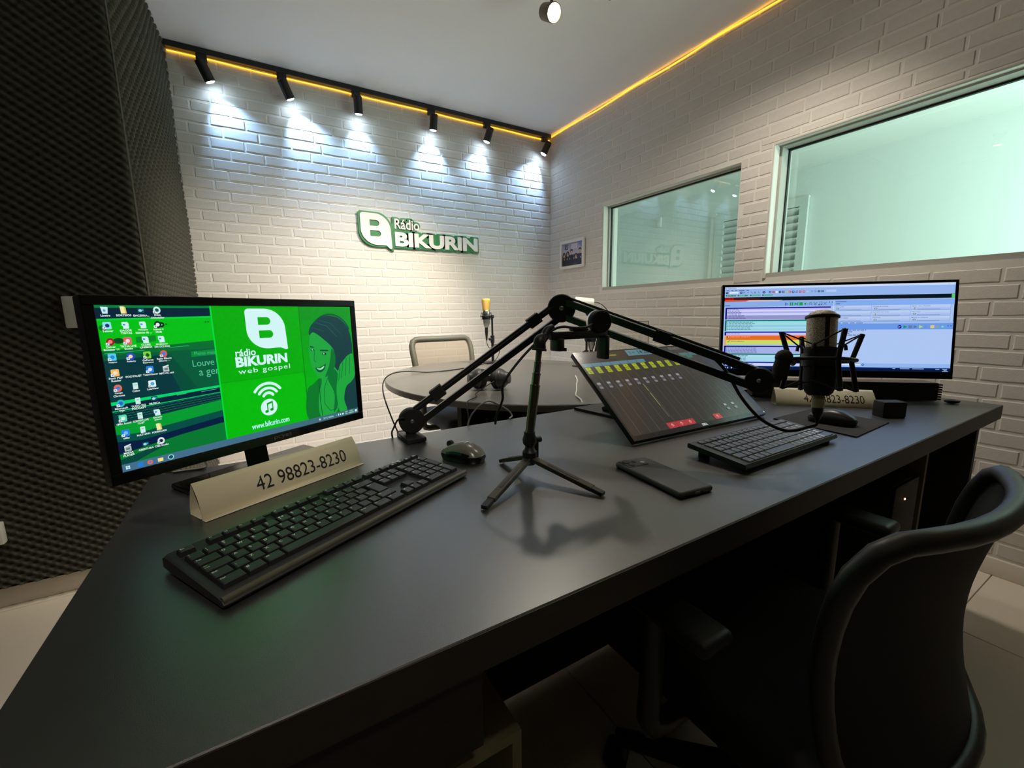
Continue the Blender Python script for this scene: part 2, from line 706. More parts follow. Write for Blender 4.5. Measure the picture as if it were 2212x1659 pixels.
# ------------------------------------------------------------------ windows to the next room
def glass_mat():
    m = bpy.data.materials.new('tinted_glass')
    m.use_nodes = True
    nt = m.node_tree
    nt.nodes.clear()
    out = nt.nodes.new('ShaderNodeOutputMaterial')
    tr = nt.nodes.new('ShaderNodeBsdfTransparent')
    tr.inputs[0].default_value = (0.80, 0.94, 0.90, 1)
    gl = nt.nodes.new('ShaderNodeBsdfGlossy')
    gl.inputs['Roughness'].default_value = 0.0
    gl.inputs[0].default_value = (0.95, 1, 0.98, 1)
    fr = nt.nodes.new('ShaderNodeFresnel')
    fr.inputs[0].default_value = 1.9
    mx = nt.nodes.new('ShaderNodeMixShader')
    ge = nt.nodes.new('ShaderNodeNewGeometry')       # reflect at the outer faces only
    inv_ = nt.nodes.new('ShaderNodeMath')
    inv_.operation = 'SUBTRACT'
    inv_.inputs[0].default_value = 1.0
    nt.links.new(ge.outputs['Backfacing'], inv_.inputs[1])
    ml = nt.nodes.new('ShaderNodeMath')
    ml.operation = 'MULTIPLY'
    nt.links.new(fr.outputs[0], ml.inputs[0])
    nt.links.new(inv_.outputs[0], ml.inputs[1])
    nt.links.new(ml.outputs[0], mx.inputs[0])
    nt.links.new(tr.outputs[0], mx.inputs[1])
    nt.links.new(gl.outputs[0], mx.inputs[2])
    nt.links.new(mx.outputs[0], out.inputs[0])
    return m


M_glass = glass_mat()


def window(name, w, xg, tube_r, rims):
    y0, y1, z0, z1 = w
    o = struct(MB().tube([(XR, y1 + tube_r * .3, z0 - tube_r * .3), (XR, y1 + tube_r * .3, z1 + tube_r * .3), (XR, y0 - tube_r * .3, z1 + tube_r * .3)] if rims == 2 else
                         [(XR, y1 + tube_r * .3, z0), (XR, y1 + tube_r * .3, z1 + tube_r * .3), (XR, y0, z1 + tube_r * .3)], tube_r, 10).obj(name, M_trim, None, 50))
    f = MB()
    t = 0.016
    f.box(XR + 0.004, xg + 0.03, y0, y1, z0, z0 + 0.024)
    f.box(XR + 0.05, xg + 0.03, y1 - 0.012, y1, z0 + 0.024, z1 - 0.008)
    f.box(XR + 0.05, xg + 0.03, y0, y0 + 0.012, z0 + 0.024, z1 - 0.008)
    f.box(XR + 0.045, xg + 0.03, y0, y1, z1 - 0.008, z1)
    f.obj('window_frame', M_alu, o, 0)
    g = MB()
    g.box(xg - 0.008, xg + 0.006, y1 - 0.018, y1 - 0.012, z0 + 0.024, z1 - 0.008)
    g.box(xg - 0.008, xg + 0.006, y0 + 0.012, y0 + 0.018, z0 + 0.024, z1 - 0.008)
    g.box(xg - 0.010, xg + 0.006, y0 + 0.012, y1 - 0.012, z1 - 0.016, z1 - 0.008)
    g.box(xg - 0.002, xg + 0.006, y0 + 0.012, y1 - 0.012, z0 + 0.024, z0 + 0.027)
    g.obj('gasket', M_gasket, o, 0)
    p = MB()
    p.box(xg, xg + 0.006, y0 + 0.012, y1 - 0.012, z0 + 0.024, z1 - 0.008)
    p.obj('pane', M_glass, o, 0)
    return o


window('window_1', W1, 2.505, 0.005, 1)
window('window_2', W2, 2.548, 0.009, 2)

# the neighbouring room
XF, ZC2 = 4.5, 2.36
struct(MB().box(XF, XF + 0.12, -1.1, 4.7, 0, ZC2 + 0.1).obj('wall_beyond', M_white_wall))
struct(MB().box(XR + 0.15, XF, 4.6, 4.7, 0, ZC2 + 0.1).obj('wall_beyond_back', M_white_wall))
struct(MB().box(XR + 0.15, XF, -1.1, -1.0, 0, ZC2 + 0.1).obj('wall_beyond_front', M_white_wall))
struct(MB().box(XR + 0.15, XR + 0.17, YB + 0.15, 4.6, 0, ZC2).obj('wall_beyond_near', M_white_wall))
struct(MB().box(XR + 0.15, XF, -1.0, 4.6, ZC2, ZC2 + 0.1).obj('ceiling_beyond', M_white_wall))
struct(MB().box(XR + 0.15, XF, -1.0, 4.6, -0.08, 0).obj('floor_beyond', M_floor))

# louvred door in the neighbouring room
dr = struct(MB().box(XF - 0.03, XF, 3.07, 3.125, 0, 2.10).box(XF - 0.03, XF, 2.14, 3.07, 2.07, 2.085).obj('door_1', M_white_pl))
M_louvre = mat('louvre_grey', S(214, 219, 216), 0.5)
mb = MB()
for (a, b, c, d) in ((2.14, 2.21, 0, 2.07), (2.97, 3.07, 0, 2.07), (2.57, 2.63, 0, 2.07), (2.21, 2.97, 2.0, 2.07), (2.21, 2.97, 0, 0.16)):
    mb.box(XF - 0.035, XF - 0.004, a, b, c, d)
mb.obj('door_leaf', M_louvre, dr, 0)
MB().box(XF - 0.003, XF - 0.001, 2.21, 2.97, 0.16, 2.0).obj('backing', mat('louvre_shadow_gap', S(176, 184, 180), 0.8), dr, 0)  # grey sheet added behind the slats, its colour stands for the shaded gaps
slat = MB().box(-0.030, 0.030, -0.18, 0.18, -0.004, 0.004).mesh('slat')
for i in range(27):
    for yc in (2.39, 2.80):
        o = obj('slat', slat, M_louvre, dr)
        o.location = (XF - 0.02, yc, 0.2 + 0.068 * i)
        o.scale = (1, 1.0 if yc < 2.5 else 0.95, 1)
        o.rotation_euler = (0, math.radians(48), 0)
o = MB().box(-0.03, 0.0, -0.04, 0.04, -0.058, 0.058, bev=0.006).obj('motion_sensor', M_white_pl)
o.location = (XF - 0.001, 3.865, 2.15)
tag(o, 'small white sensor box on the wall seen through the smaller window', 'sensor')

# ------------------------------------------------------------------ acoustic foam
def foam_sheet(name, label, M, w, h, relief, step=0.005):
    nu, nv = int(w / step), int(h / step)
    vs, fs = [], []
    for j in range(nv + 1):
        v = h * j / nv
        for i in range(nu + 1):
            u = w * i / nu
            z = relief(u, v)
            e = min(u, w - u)
            z -= 0.012 * max(0, 1 - e / 0.012) ** 2
            z += 0.004 * math.sin(u * 5.1 + v * 2.3) + 0.003 * math.sin(v * 7.7 - u * 3.0)
            vs.append(M @ Vector((u, v, z)))
    for j in range(nv):
        for i in range(nu):
            a = j * (nu + 1) + i
            fs.append((a, a + 1, a + nu + 2, a + nu + 1))
    m = MB()
    m.v = [tuple(q) for q in vs]
    m.f = fs
    # closed back
    q = [M @ Vector(t) for t in ((0, 0, -0.045), (w, 0, -0.045), (w, h, -0.045), (0, h, -0.045))]
    o = len(m.v)
    m.v += [tuple(t) for t in q]
    m.f += [(o, o + 3, o + 2, o + 1)]
    top, bot = nv * (nu + 1), 0
    m.f += [[o + 3, top, top + nu, o + 2], [o, o + 1, nu, 0], [o, 0, top, o + 3], [o + 1, o + 2, top + nu, nu]]
    ob = obj(name, m.mesh(name, 180), M_foam)
    return tag(ob, label, 'foam')


def ridges(u, v):
    k = 2 * math.pi
    return 0.0085 * (0.78 * math.cos(k * (v / 0.030 + u / 0.041)) + 0.30 * math.cos(k * (v / 0.030 - u / 0.041)))


def pits(u, v):
    c = math.cos(2 * math.pi * u / 0.058) * math.cos(2 * math.pi * v / 0.050)
    s = min(1, max(0, (c + 0.55) / 1.35))
    return 0.010 - 0.026 * s * s * (3 - 2 * s)


foam_sheet('acoustic_foam', 'dark egg-crate foam sheet behind the green-screen monitor', frame((-1.69, 2.152, 0.085), (1, 0, 0), (0, 0, 1)), 1.345, 2.51, ridges)
foam_sheet('acoustic_foam', 'lit egg-crate foam sheet between the brick wall and the dark foam corner', frame((-0.350, 2.202, 0.085), (0.050, 1.14, 0), (0, 0, 1)), 1.14, 2.505, pits)

# switch plate and socket on the dark foam
t = thing('wall_switch', 'white wall switch on dark foam beside the green-screen monitor', 'switch', (-0.545, 2.138, 1.072))
MB().box(-0.036, 0.036, -0.012, 0.02, -0.056, 0.056, bev=0.004).obj('plate', M_white_pl, t)
MB().box(0.004, 0.018, -0.018, -0.010, -0.012, 0.012, bev=0.002).obj('rocker', M_white_pl, t)
t = thing('wall_socket', 'white socket box low on the dark foam near the floor', 'socket', (-0.875, 2.138, 0.30))
MB().box(-0.036, 0.036, -0.012, 0.02, -0.04, 0.04, bev=0.006).obj('plate', M_white_pl, t)
m = MB()
for a in (-0.012, 0.012):
    m.cyl((a, -0.0125, 0), (a, -0.010, 0), 0.004, n=10)
m.obj('socket_hole', M_gasket, t)

# ------------------------------------------------------------------ lights of the room
o = MB().box(-0.298, 2.405, 3.308, 3.344, 2.573, 2.6045, bev=0.002, seg=1).obj('track_rail', M_track)
tag(o, 'long black track rail under the ceiling along the back wall', 'track')


def led(name, label, pts):
    o = MB().tube(pts, 0.0025, 6, sub=3).obj(name, M_led)
    return tag(o, label, 'light strip')


led('led_strip', 'yellow LED strip glowing under the black track rail',
    [(-0.29 + i * 0.225, 3.341, 2.5625 + 0.002 * math.sin(i * 2.1)) for i in range(13)])
led('led_strip', 'yellow LED strip glowing along the ceiling above the two windows',
    [(2.423, 3.33 - i * 0.2, 2.593 + 0.0035 * math.sin(i * 1.7) + 0.002 * math.sin(i * 4.1)) for i in range(26)])
led('led_strip', 'assumed unseen yellow LED strip along the ceiling behind the desk seats', [(-1.6 + i * 0.4, -1.79, 2.593) for i in range(11)])  # assumed strip, added out of view for reflections in the glass


def spot(name, loc, d, watts, rgb, ang, blend, rad, parent=None):
    L = bpy.data.lights.new(name, 'SPOT')
    L.energy = watts
    L.color = rgb
    L.spot_size = math.radians(ang)
    L.spot_blend = blend
    L.shadow_soft_size = rad
    o = bpy.data.objects.new(name, L)
    col.objects.link(o)
    o.rotation_euler = Vector(d).to_track_quat('-Z', 'Y').to_euler()
    o.location = loc
    if parent:
        o.parent = parent
        o.matrix_parent_inverse = parent.matrix_world.inverted()
    return o


names = ['first black track spotlight, next to the foam corner', 'second track spotlight from the foam corner',
         'third track spotlight from the foam corner', 'fourth track spotlight, above the end of the green wall logo',
         'fifth track spotlight, second from the brick corner', 'sixth track spotlight, last before the brick corner']
tips = [-0.092, 0.328, 0.747, 1.285, 1.737, 2.295]
dxs = [0.40, 0.42, 0.06, -0.02, -0.25, -0.42]
power = [0.75, 1.35, 0.5, 1.2, 0.65, 1.45]
for lab, xt, dx, pw in zip(names, tips, dxs, power):
    d = Vector((dx * 1.05, 0.22, -1)).normalized()
    tip = Vector((xt, 3.272, 2.412))
    top = tip - d * 0.108
    t = thing('track_spotlight', lab, 'spotlight', (top.x, 3.326, 2.5725), 0, 'track spotlights')
    inv = Matrix.Translation(-Vector((top.x, 3.326, 2.5725)))
    MB().box(top.x - 0.02, top.x + 0.035, 3.31, 3.342, 2.54, 2.5725, bev=0.003, M=inv).obj('adapter', M_track, t)
    pv = tip - d * 0.085
    MB().tube([(top.x + 0.006, 3.322, 2.545), (top.x + 0.006, 3.305, 2.53), pv], 0.007, 8, M=inv).obj('bracket', M_track, t)
    h = MB().lathe([(0.0, 0), (0.026, 0.0), (0.0285, 0.003), (0.0285, 0.105), (0.0255, 0.108), (0.0245, 0.102)], 24, p0=top, axis=d, M=inv).obj('lamp_head', M_track, t)
    MB().lathe([(0.0, 0.0), (0.0245, 0.0), (0.0245, 0.003), (0.018, 0.009), (0.0, 0.012)], 20, p0=tip - d * 0.006, axis=d, M=inv).obj('lens', M_lens_c, t)
    L = spot('track_light', inv @ (tip + d * 0.010), d, TRACK_W * pw, (0.34, 0.60, 1.0), 84, 0.9, 0.012)
    L.parent = t


def ceiling_spot(lab, p, d, watts, ang=150):
    d = Vector(d).normalized()
    p = Vector(p)
    t = thing('ceiling_spotlight', lab, 'spotlight', (p.x, p.y, ZC), 0, 'warm ceiling spotlights')
    inv = Matrix.Translation(-Vector((p.x, p.y, ZC)))
    MB().lathe([(0.0, 0), (0.045, 0), (0.045, 0.012), (0.0, 0.014)], 24, p0=(p.x, p.y, ZC - 0.013), axis=(0, 0, 1), M=inv).obj('mount', M_track, t)
    MB().cyl((p.x, p.y, ZC - 0.01), p - d * 0.04, 0.007, n=10, M=inv).obj('stem', M_track, t)
    MB().lathe([(0.0, 0), (0.030, 0.0), (0.036, 0.008), (0.042, 0.09), (0.038, 0.092), (0.036, 0.075)], 28, p0=p - d * 0.09, axis=d, M=inv).obj('lamp_head', M_brass, t)
    MB().lathe([(0.0, 0.0), (0.036, 0.0), (0.036, 0.003), (0.0, 0.008)], 24, p0=p - d * 0.012, axis=d, M=inv).obj('lens', M_lens_w, t)
    L = spot('ceiling_light', inv @ (p + d * 0.006), d, watts, (1.0, 0.90, 0.76), ang, 0.8, 0.05)
    L.parent = t


ceiling_spot('warm bronze ceiling spotlight, wholly visible at the top edge', (1.387, 1.887, 2.485), (0.06, -1.0, -0.58), CEIL_W * 0.12, 110)
ceiling_spot('ceiling spotlight cut off by the top edge beside the bronze one', (1.545, 1.705, 2.52), (-1.15, 1.40, -1.85), CEIL_W * 1.15, 72)
ceiling_spot('ceiling spotlight above the round table, reflected in the smaller window', (0.75, 1.40, 2.50), (0.30, 1.7, -2.6), CEIL_W * 0.7, 88)
ceiling_spot('ceiling spotlight above the wide monitor, reflected in the larger window', (1.75, 0.95, 2.50), (0.1, 0.3, -1), CEIL_W * 0.32, 124)
ceiling_spot('added unseen ceiling spotlight brightening the floor beside the foam wall', (-0.85, 1.3, 2.50), (0.0, 0.0, -1), CEIL_W * 0.18, 66)  # lamp added out of view to lighten the floor on the left
ceiling_spot('added unseen ceiling spotlight brightening the paper sign and the full-size keyboard', (-0.1, -0.5, 2.50), (0.10, 1.38, -1.7), CEIL_W * 0.24, 34)  # lamp added behind the camera, narrow beam lightens the sign and spares the chair

# ================================================================== wall logo
def rounded(pts, sub=5):
    return [(p.x, p.y) for p in smooth([Vector((x, y, 0)) for x, y in pts], sub, True)]


def arcpts(cx_, cy_, rx, ry, a0, a1, n=10):
    return [(cx_ + rx * math.cos(math.radians(a0 + (a1 - a0) * i / n)), cy_ + ry * math.sin(math.radians(a0 + (a1 - a0) * i / n))) for i in range(n + 1)]


def badge_outline(x0, x1, y0, y1, tail):
    """speech-bubble badge: square upper left, big round upper right and lower left, tail lower right (y up)"""
    w, h = x1 - x0, y1 - y0
    r = 0.09 * w
    p = arcpts(x0 + r, y1 - r, r, r, 180, 90, 4)
    p += arcpts(x1 - 0.52 * w, y1 - 0.52 * h, 0.52 * w, 0.52 * h, 90, 0, 12)
    p += [(x1 + 0.02 * w, y0 - tail * 0.8), (x1, y0 - tail), (x1 - 0.05 * w, y0 - tail)]
    p += [(x1 - 0.17 * w, y0), (x1 - 0.25 * w, y0 + 0.005 * h)]
    p += arcpts(x0 + 0.52 * w, y0 + 0.48 * h, 0.52 * w, 0.48 * h, 270, 180, 12)
    return p


def with_holes(mb, outline, holes, z0, z1, M=None):
    """prism with holes, bridged by triangulation"""
    bm = bmesh.new()
    edges = []
    for loop in [outline] + holes:
        v = [bm.verts.new((x, y, z1)) for x, y in loop]
        for a, b in zip(v, v[1:] + v[:1]):
            edges.append(bm.edges.new((a, b)))
    bmesh.ops.triangle_fill(bm, use_beauty=True, use_dissolve=False, edges=edges, normal=(0, 0, 1))
    bm.verts.index_update()
    vs = [(v.co.x, v.co.y) for v in bm.verts]
    fs = []
    for f in bm.faces:
        ids = [v.index for v in f.verts]
        if f.normal.z < 0:
            ids.reverse()
        fs.append(ids)
    bm.free()
    return extrude_flat(vs, fs, z0, z1, mb, M)


def b_holes(x0, x1, y0, y1):
    """the two counters of the B inside the badge"""
    w, h = x1 - x0, y1 - y0
    out = []
    for (a, b, c, d) in ((0.30, 0.62, 0.60, 0.79), (0.30, 0.66, 0.27, 0.46)):
        xa, xb, ya, yb = x0 + a * w, x0 + b * w, y0 + c * h, y0 + d * h
        r = (yb - ya) / 2
        out.append([(xa, ya), (xb - r, ya)] + arcpts(xb - r, (ya + yb) / 2, r, r, -80, 80, 8) + [(xb - r, yb), (xa, yb)])
    return out


logo = thing('wall_logo', 'green and white station logo with raised letters on the back wall', 'logo', (0, 0, 0))
ML = frame((0, YB - 0.012, 0), (1, 0, 0), (0, 0, 1))
# green backing, letters grown outward
bx = (0.719, 0.936, 1.560, 1.782)
holes = b_holes(*bx)
outl = badge_outline(*bx, 0.022)
cxm, cym = (bx[0] + bx[1]) / 2, (bx[2] + bx[3]) / 2
grow = [(x + (0.013 if x > cxm else -0.013), y + (0.012 if y > cym else -0.012)) for x, y in outl]
back = MB()
back.prism(rounded(grow, 2), -0.011, 0.012, ML)


def grown(s, x, y, w, h, off, z1):
    vs, fs, (x0, x1, y0, y1) = text_geo(s, off)
    gx = 0.0125
    a, b = text_fit(s, x - gx, y - gx, w + 2 * gx, h + 2 * gx, off)
    extrude_flat(a, b, -0.011, z1, back, ML)


grown('BIKURIN', 0.966, 1.559, 0.692, 0.105, 0.135, 0.0118)
grown('Rádio', 0.967, 1.686, 0.191, 0.074, 0.16, 0.0114)
back.prism([(0.925, 1.548), (1.64, 1.552), (1.64, 1.665), (1.10, 1.672), (1.10, 1.72), (0.955, 1.735), (0.93, 1.70)], -0.011, 0.0105, ML)
back.obj('backing', M_green, logo, 0)
badge = MB()
with_holes(badge, outl, holes, 0.012, 0.020, ML)
badge.obj('badge', M_signwhite, logo, 0)


def letters(s, x, y, w, h, bold, z0, z1, M, material, parent, name='letter'):
    vs, fs = text_fit(s, x, y, w, h, bold)
    isl = islands(vs, fs)
    # join pieces standing above one another (dots, accents)
    groups = []
    for g in sorted(isl, key=lambda g: min(vs[i][0] for f in g for i in f)):
        a = min(vs[i][0] for f in g for i in f)
        b = max(vs[i][0] for f in g for i in f)
        if groups and a < groups[-1][1] - 0.3 * (b - a):
            groups[-1][0].extend(g)
            groups[-1][1] = max(groups[-1][1], b)
        else:
            groups.append([list(g), b])
    for g, _ in groups:
        extrude_flat(vs, g, z0, z1, None, M).obj(name, material, parent, 0)


letters('BIKURIN', 0.966, 1.559, 0.692, 0.105, 0.045, 0.012, 0.020, ML, M_signwhite, logo)
letters('Rádio', 0.967, 1.686, 0.191, 0.074, 0.015, 0.012, 0.020, ML, M_signwhite, logo)

# ================================================================== framed photograph
t = thing('framed_photo', 'small white framed group photograph on the brick wall by the corner', 'picture', (XR - 0.006, 3.012, 1.549))
MP = frame((0, 0, 0), (0, -1, 0), (0, 0, 1))
m = MB()
W, H, b = 0.325, 0.240, 0.024
for (x0, x1, y0, y1) in ((-W / 2, W / 2, H / 2 - b, H / 2), (-W / 2, W / 2, -H / 2, -H / 2 + b), (-W / 2, -W / 2 + b, -H / 2 + b, H / 2 - b), (W / 2 - b, W / 2, -H / 2 + b, H / 2 - b)):
    m.box(x0, x1, y0, y1, 0, 0.018, M=MP, bev=0.002, seg=1)
m.obj('frame', M_white_pl, t)
cv = Canvas(270, 192, W - 2 * b, H - 2 * b)
cv.grad(0, 0, 270, 100, S(150, 150, 190), S(196, 186, 205), 5)
cv.rect(0, 100, 270, 192, S(58, 60, 92))
cv.poly([(205, 0), (270, 0), (270, 60), (240, 40)], S(110, 140, 210))
cv.rrect(35, 8, 78, 52, 6, S(40, 42, 66)); cv.ell(60, 28, 12, 16, S(190, 190, 215)); cv.ell(60, 28, 6, 9, S(40, 42, 66))
cv.rect(120, 10, 200, 55, S(205, 196, 212))
for (x, y, hair, top) in ((22, 84, 1, (30, 30, 44)), (72, 78, 1, (34, 32, 46)), (122, 66, 0, (30, 34, 60)), (182, 104, 1, (60, 56, 74)), (232, 66, 0, (38, 44, 76))):
    c = S(*top)
    cv.curve([(x - 30, 192), (x - 26, y + 48), (x - 6, y + 34), (x + 14, y + 34), (x + 32, y + 50), (x + 34, 192)], c)
    cv.ell(x + 3, y + 14, 15, 20, S(198, 162, 150))
    if hair:
        cv.curve([(x - 17, y + 40), (x - 18, y + 5), (x + 3, y - 12), (x + 23, y + 5), (x + 22, y + 40), (x + 14, y + 20), (x + 3, y), (x - 9, y + 18)], S(36, 28, 34))
    else:
        cv.curve([(x - 13, y + 10), (x - 13, y - 6), (x + 3, y - 14), (x + 19, y - 6), (x + 19, y + 10), (x + 10, y + 1), (x - 4, y + 1)], S(30, 26, 32))
for x in (20, 60, 95, 150, 190, 235):
    cv.ell(x, 158, 16, 10, S(24, 26, 40))
    cv.ell(x + 8, 132, 5, 8, S(210, 180, 170))
o = cv.build('photo_print', picture_mat('photo_print', lit=True, rough=0.3), t)
o.matrix_local = Matrix.Translation((-0.006, 0, 0)) @ MP

# ================================================================== desk
DX0, DX1, DY0, DY1, DZ = -0.20, 1.968, 0.327, 1.023, 0.75
d = thing('studio_desk', 'long black laminate studio desk carrying the three monitors', 'desk', (0.884, 0.675, 0))
inv = Matrix.Translation((-0.884, -0.675, 0))
top = MB().box(DX0, DX1, DY0, DY1, 0.706, DZ, M=inv, bev=0.0012, seg=1).obj('desktop', M_desk, d)
MB().box(DX0 + 0.001, DX1 - 0.001, DY0 - 0.0012, DY0 + 0.0005, 0.7075, DZ - 0.0015, M=inv).obj('edge_band', M_desk_edge, top)
MB().box(-0.165, -0.14, 0.36, 1.0, 0, 0.706, M=inv, bev=0.001, seg=1).obj('side_panel', M_desk_under, d)
MB().box(1.905, 1.93, 0.36, 1.0, 0, 0.706, M=inv, bev=0.001, seg=1).obj('side_panel', M_desk_under, d)
MB().box(-0.14, 1.905, 0.872, 0.89, 0.012, 0.706, M=inv).obj('modesty_panel', M_desk_under, d)
MB().box(1.642, 1.658, 0.40, 0.872, 0, 0.706, M=inv).obj('divider', mat('divider_edge', S(104, 96, 74), 0.6), d)
dw = MB().box(-0.14, 0.158, 0.345, 0.75, 0.618, 0.704, M=inv, bev=0.001, seg=1).obj('drawer', M_desk_under, d)
MB().box(-0.198, 0.160, 0.333, 0.345, 0.614, 0.704, M=inv, bev=0.001, seg=1).obj('drawer_front', M_desk_under, dw)

# pale open box under the desk
t = thing('open_box', 'pale open box standing on the floor under the desk drawer', 'box', (0.10, 0.56, 0.0))
M_pale = mat('pale_board', S(150, 142, 112), 0.7, noise=0.05, nscale=20)
inv = Matrix.Translation((-0.10, -0.56, 0))
m = MB()
bx0, bx1, by0, by1, bz = -0.05, 0.252, 0.41, 0.71, 0.505
m.box(bx0, bx1, by0, by1, bz - 0.014, bz, M=inv).box(bx0, bx1, by0, by1, 0.0, 0.014, M=inv)
m.box(bx0, bx0 + 0.014, by0, by1, 0.014, bz - 0.014, M=inv).box(bx1 - 0.014, bx1, by0, by1, 0.014, bz - 0.014, M=inv)
m.obj('carcass', M_pale, t, 0)
MB().box(bx0 + 0.014, bx1 - 0.014, by1 - 0.01, by1, 0.014, bz - 0.014, M=inv).obj('back_board', M_pale, t)

# computer tower under the desk
t = thing('computer_tower', 'black computer tower with a tiny orange light under the desk', 'computer', (1.535, 0.62, 0.0))
inv = Matrix.Translation((-1.535, -0.62, 0))
MB().box(1.45, 1.625, 0.412, 0.83, 0.012, 0.57, M=inv, bev=0.004).obj('case', M_blk_matte, t)
MB().box(1.452, 1.623, 0.404, 0.412, 0.016, 0.566, M=inv, bev=0.003).obj('front_panel', mat('tower_front', S(10, 10, 11), 0.6), t)
MB().cyl((1.526, 0.405, 0.519), (1.526, 0.4025, 0.519), 0.0028, n=10, M=inv).obj('power_light', mat('orange_led', (1, .4, .1), 0.4, emit=(1.0, 0.45, 0.18), estr=6), t)
m = MB()
for a in (1.47, 1.605):
    for b_ in (0.44, 0.80):
        m.cyl((a, b_, 0), (a, b_, 0.013), 0.012, n=10, M=inv)
m.obj('foot', M_blk, t)

# ================================================================== round table
RT = (1.085, 1.770)
t = thing('round_table', 'round dark table in front of the lit brick wall', 'table', (RT[0], RT[1], 0))
MB().lathe([(0.0, 0.724), (0.668, 0.724), (0.676, 0.726), (0.6765, 0.747), (0.674, 0.75), (0.0, 0.75)], 96, M=Matrix.Diagonal((0.62 / 0.6765, 0.735 / 0.6765, 1, 1))).obj('tabletop', M_table, t, 30)
for a in (0.35, 0.35 + math.pi / 2):
    MB().box(-0.40, 0.40, -0.012, 0.012, 0.0, 0.724, M=Matrix.Rotation(a, 4, 'Z')).obj('leg_panel', M_desk_under, t, 0)

# ================================================================== office chairs
def mesh_fabric(name, rgb, alpha):
    m = bpy.data.materials.new(name)
    m.use_nodes = True
    nt = m.node_tree
    b = nt.nodes['Principled BSDF']
    b.inputs['Base Color'].default_value = (*rgb, 1)
    b.inputs['Roughness'].default_value = 0.8
    tr = nt.nodes.new('ShaderNodeBsdfTransparent')
    tc = nt.nodes.new('ShaderNodeTexCoord')
    ck = nt.nodes.new('ShaderNodeTexChecker')
    ck.inputs['Scale'].default_value = 320
    nt.links.new(tc.outputs['Object'], ck.inputs['Vector'])
    mt = nt.nodes.new('ShaderNodeMath')
    mt.operation = 'MULTIPLY_ADD'
    mt.inputs[1].default_value = 0.5
    mt.inputs[2].default_value = alpha - 0.25
    nt.links.new(ck.outputs['Fac'], mt.inputs[0])
    mx = nt.nodes.new('ShaderNodeMixShader')
    nt.links.new(mt.outputs[0], mx.inputs[0])
    nt.links.new(tr.outputs[0], mx.inputs[1])
    nt.links.new(b.outputs[0], mx.inputs[2])
    nt.links.new(mx.outputs[0], nt.nodes['Material Output'].inputs[0])
    return m


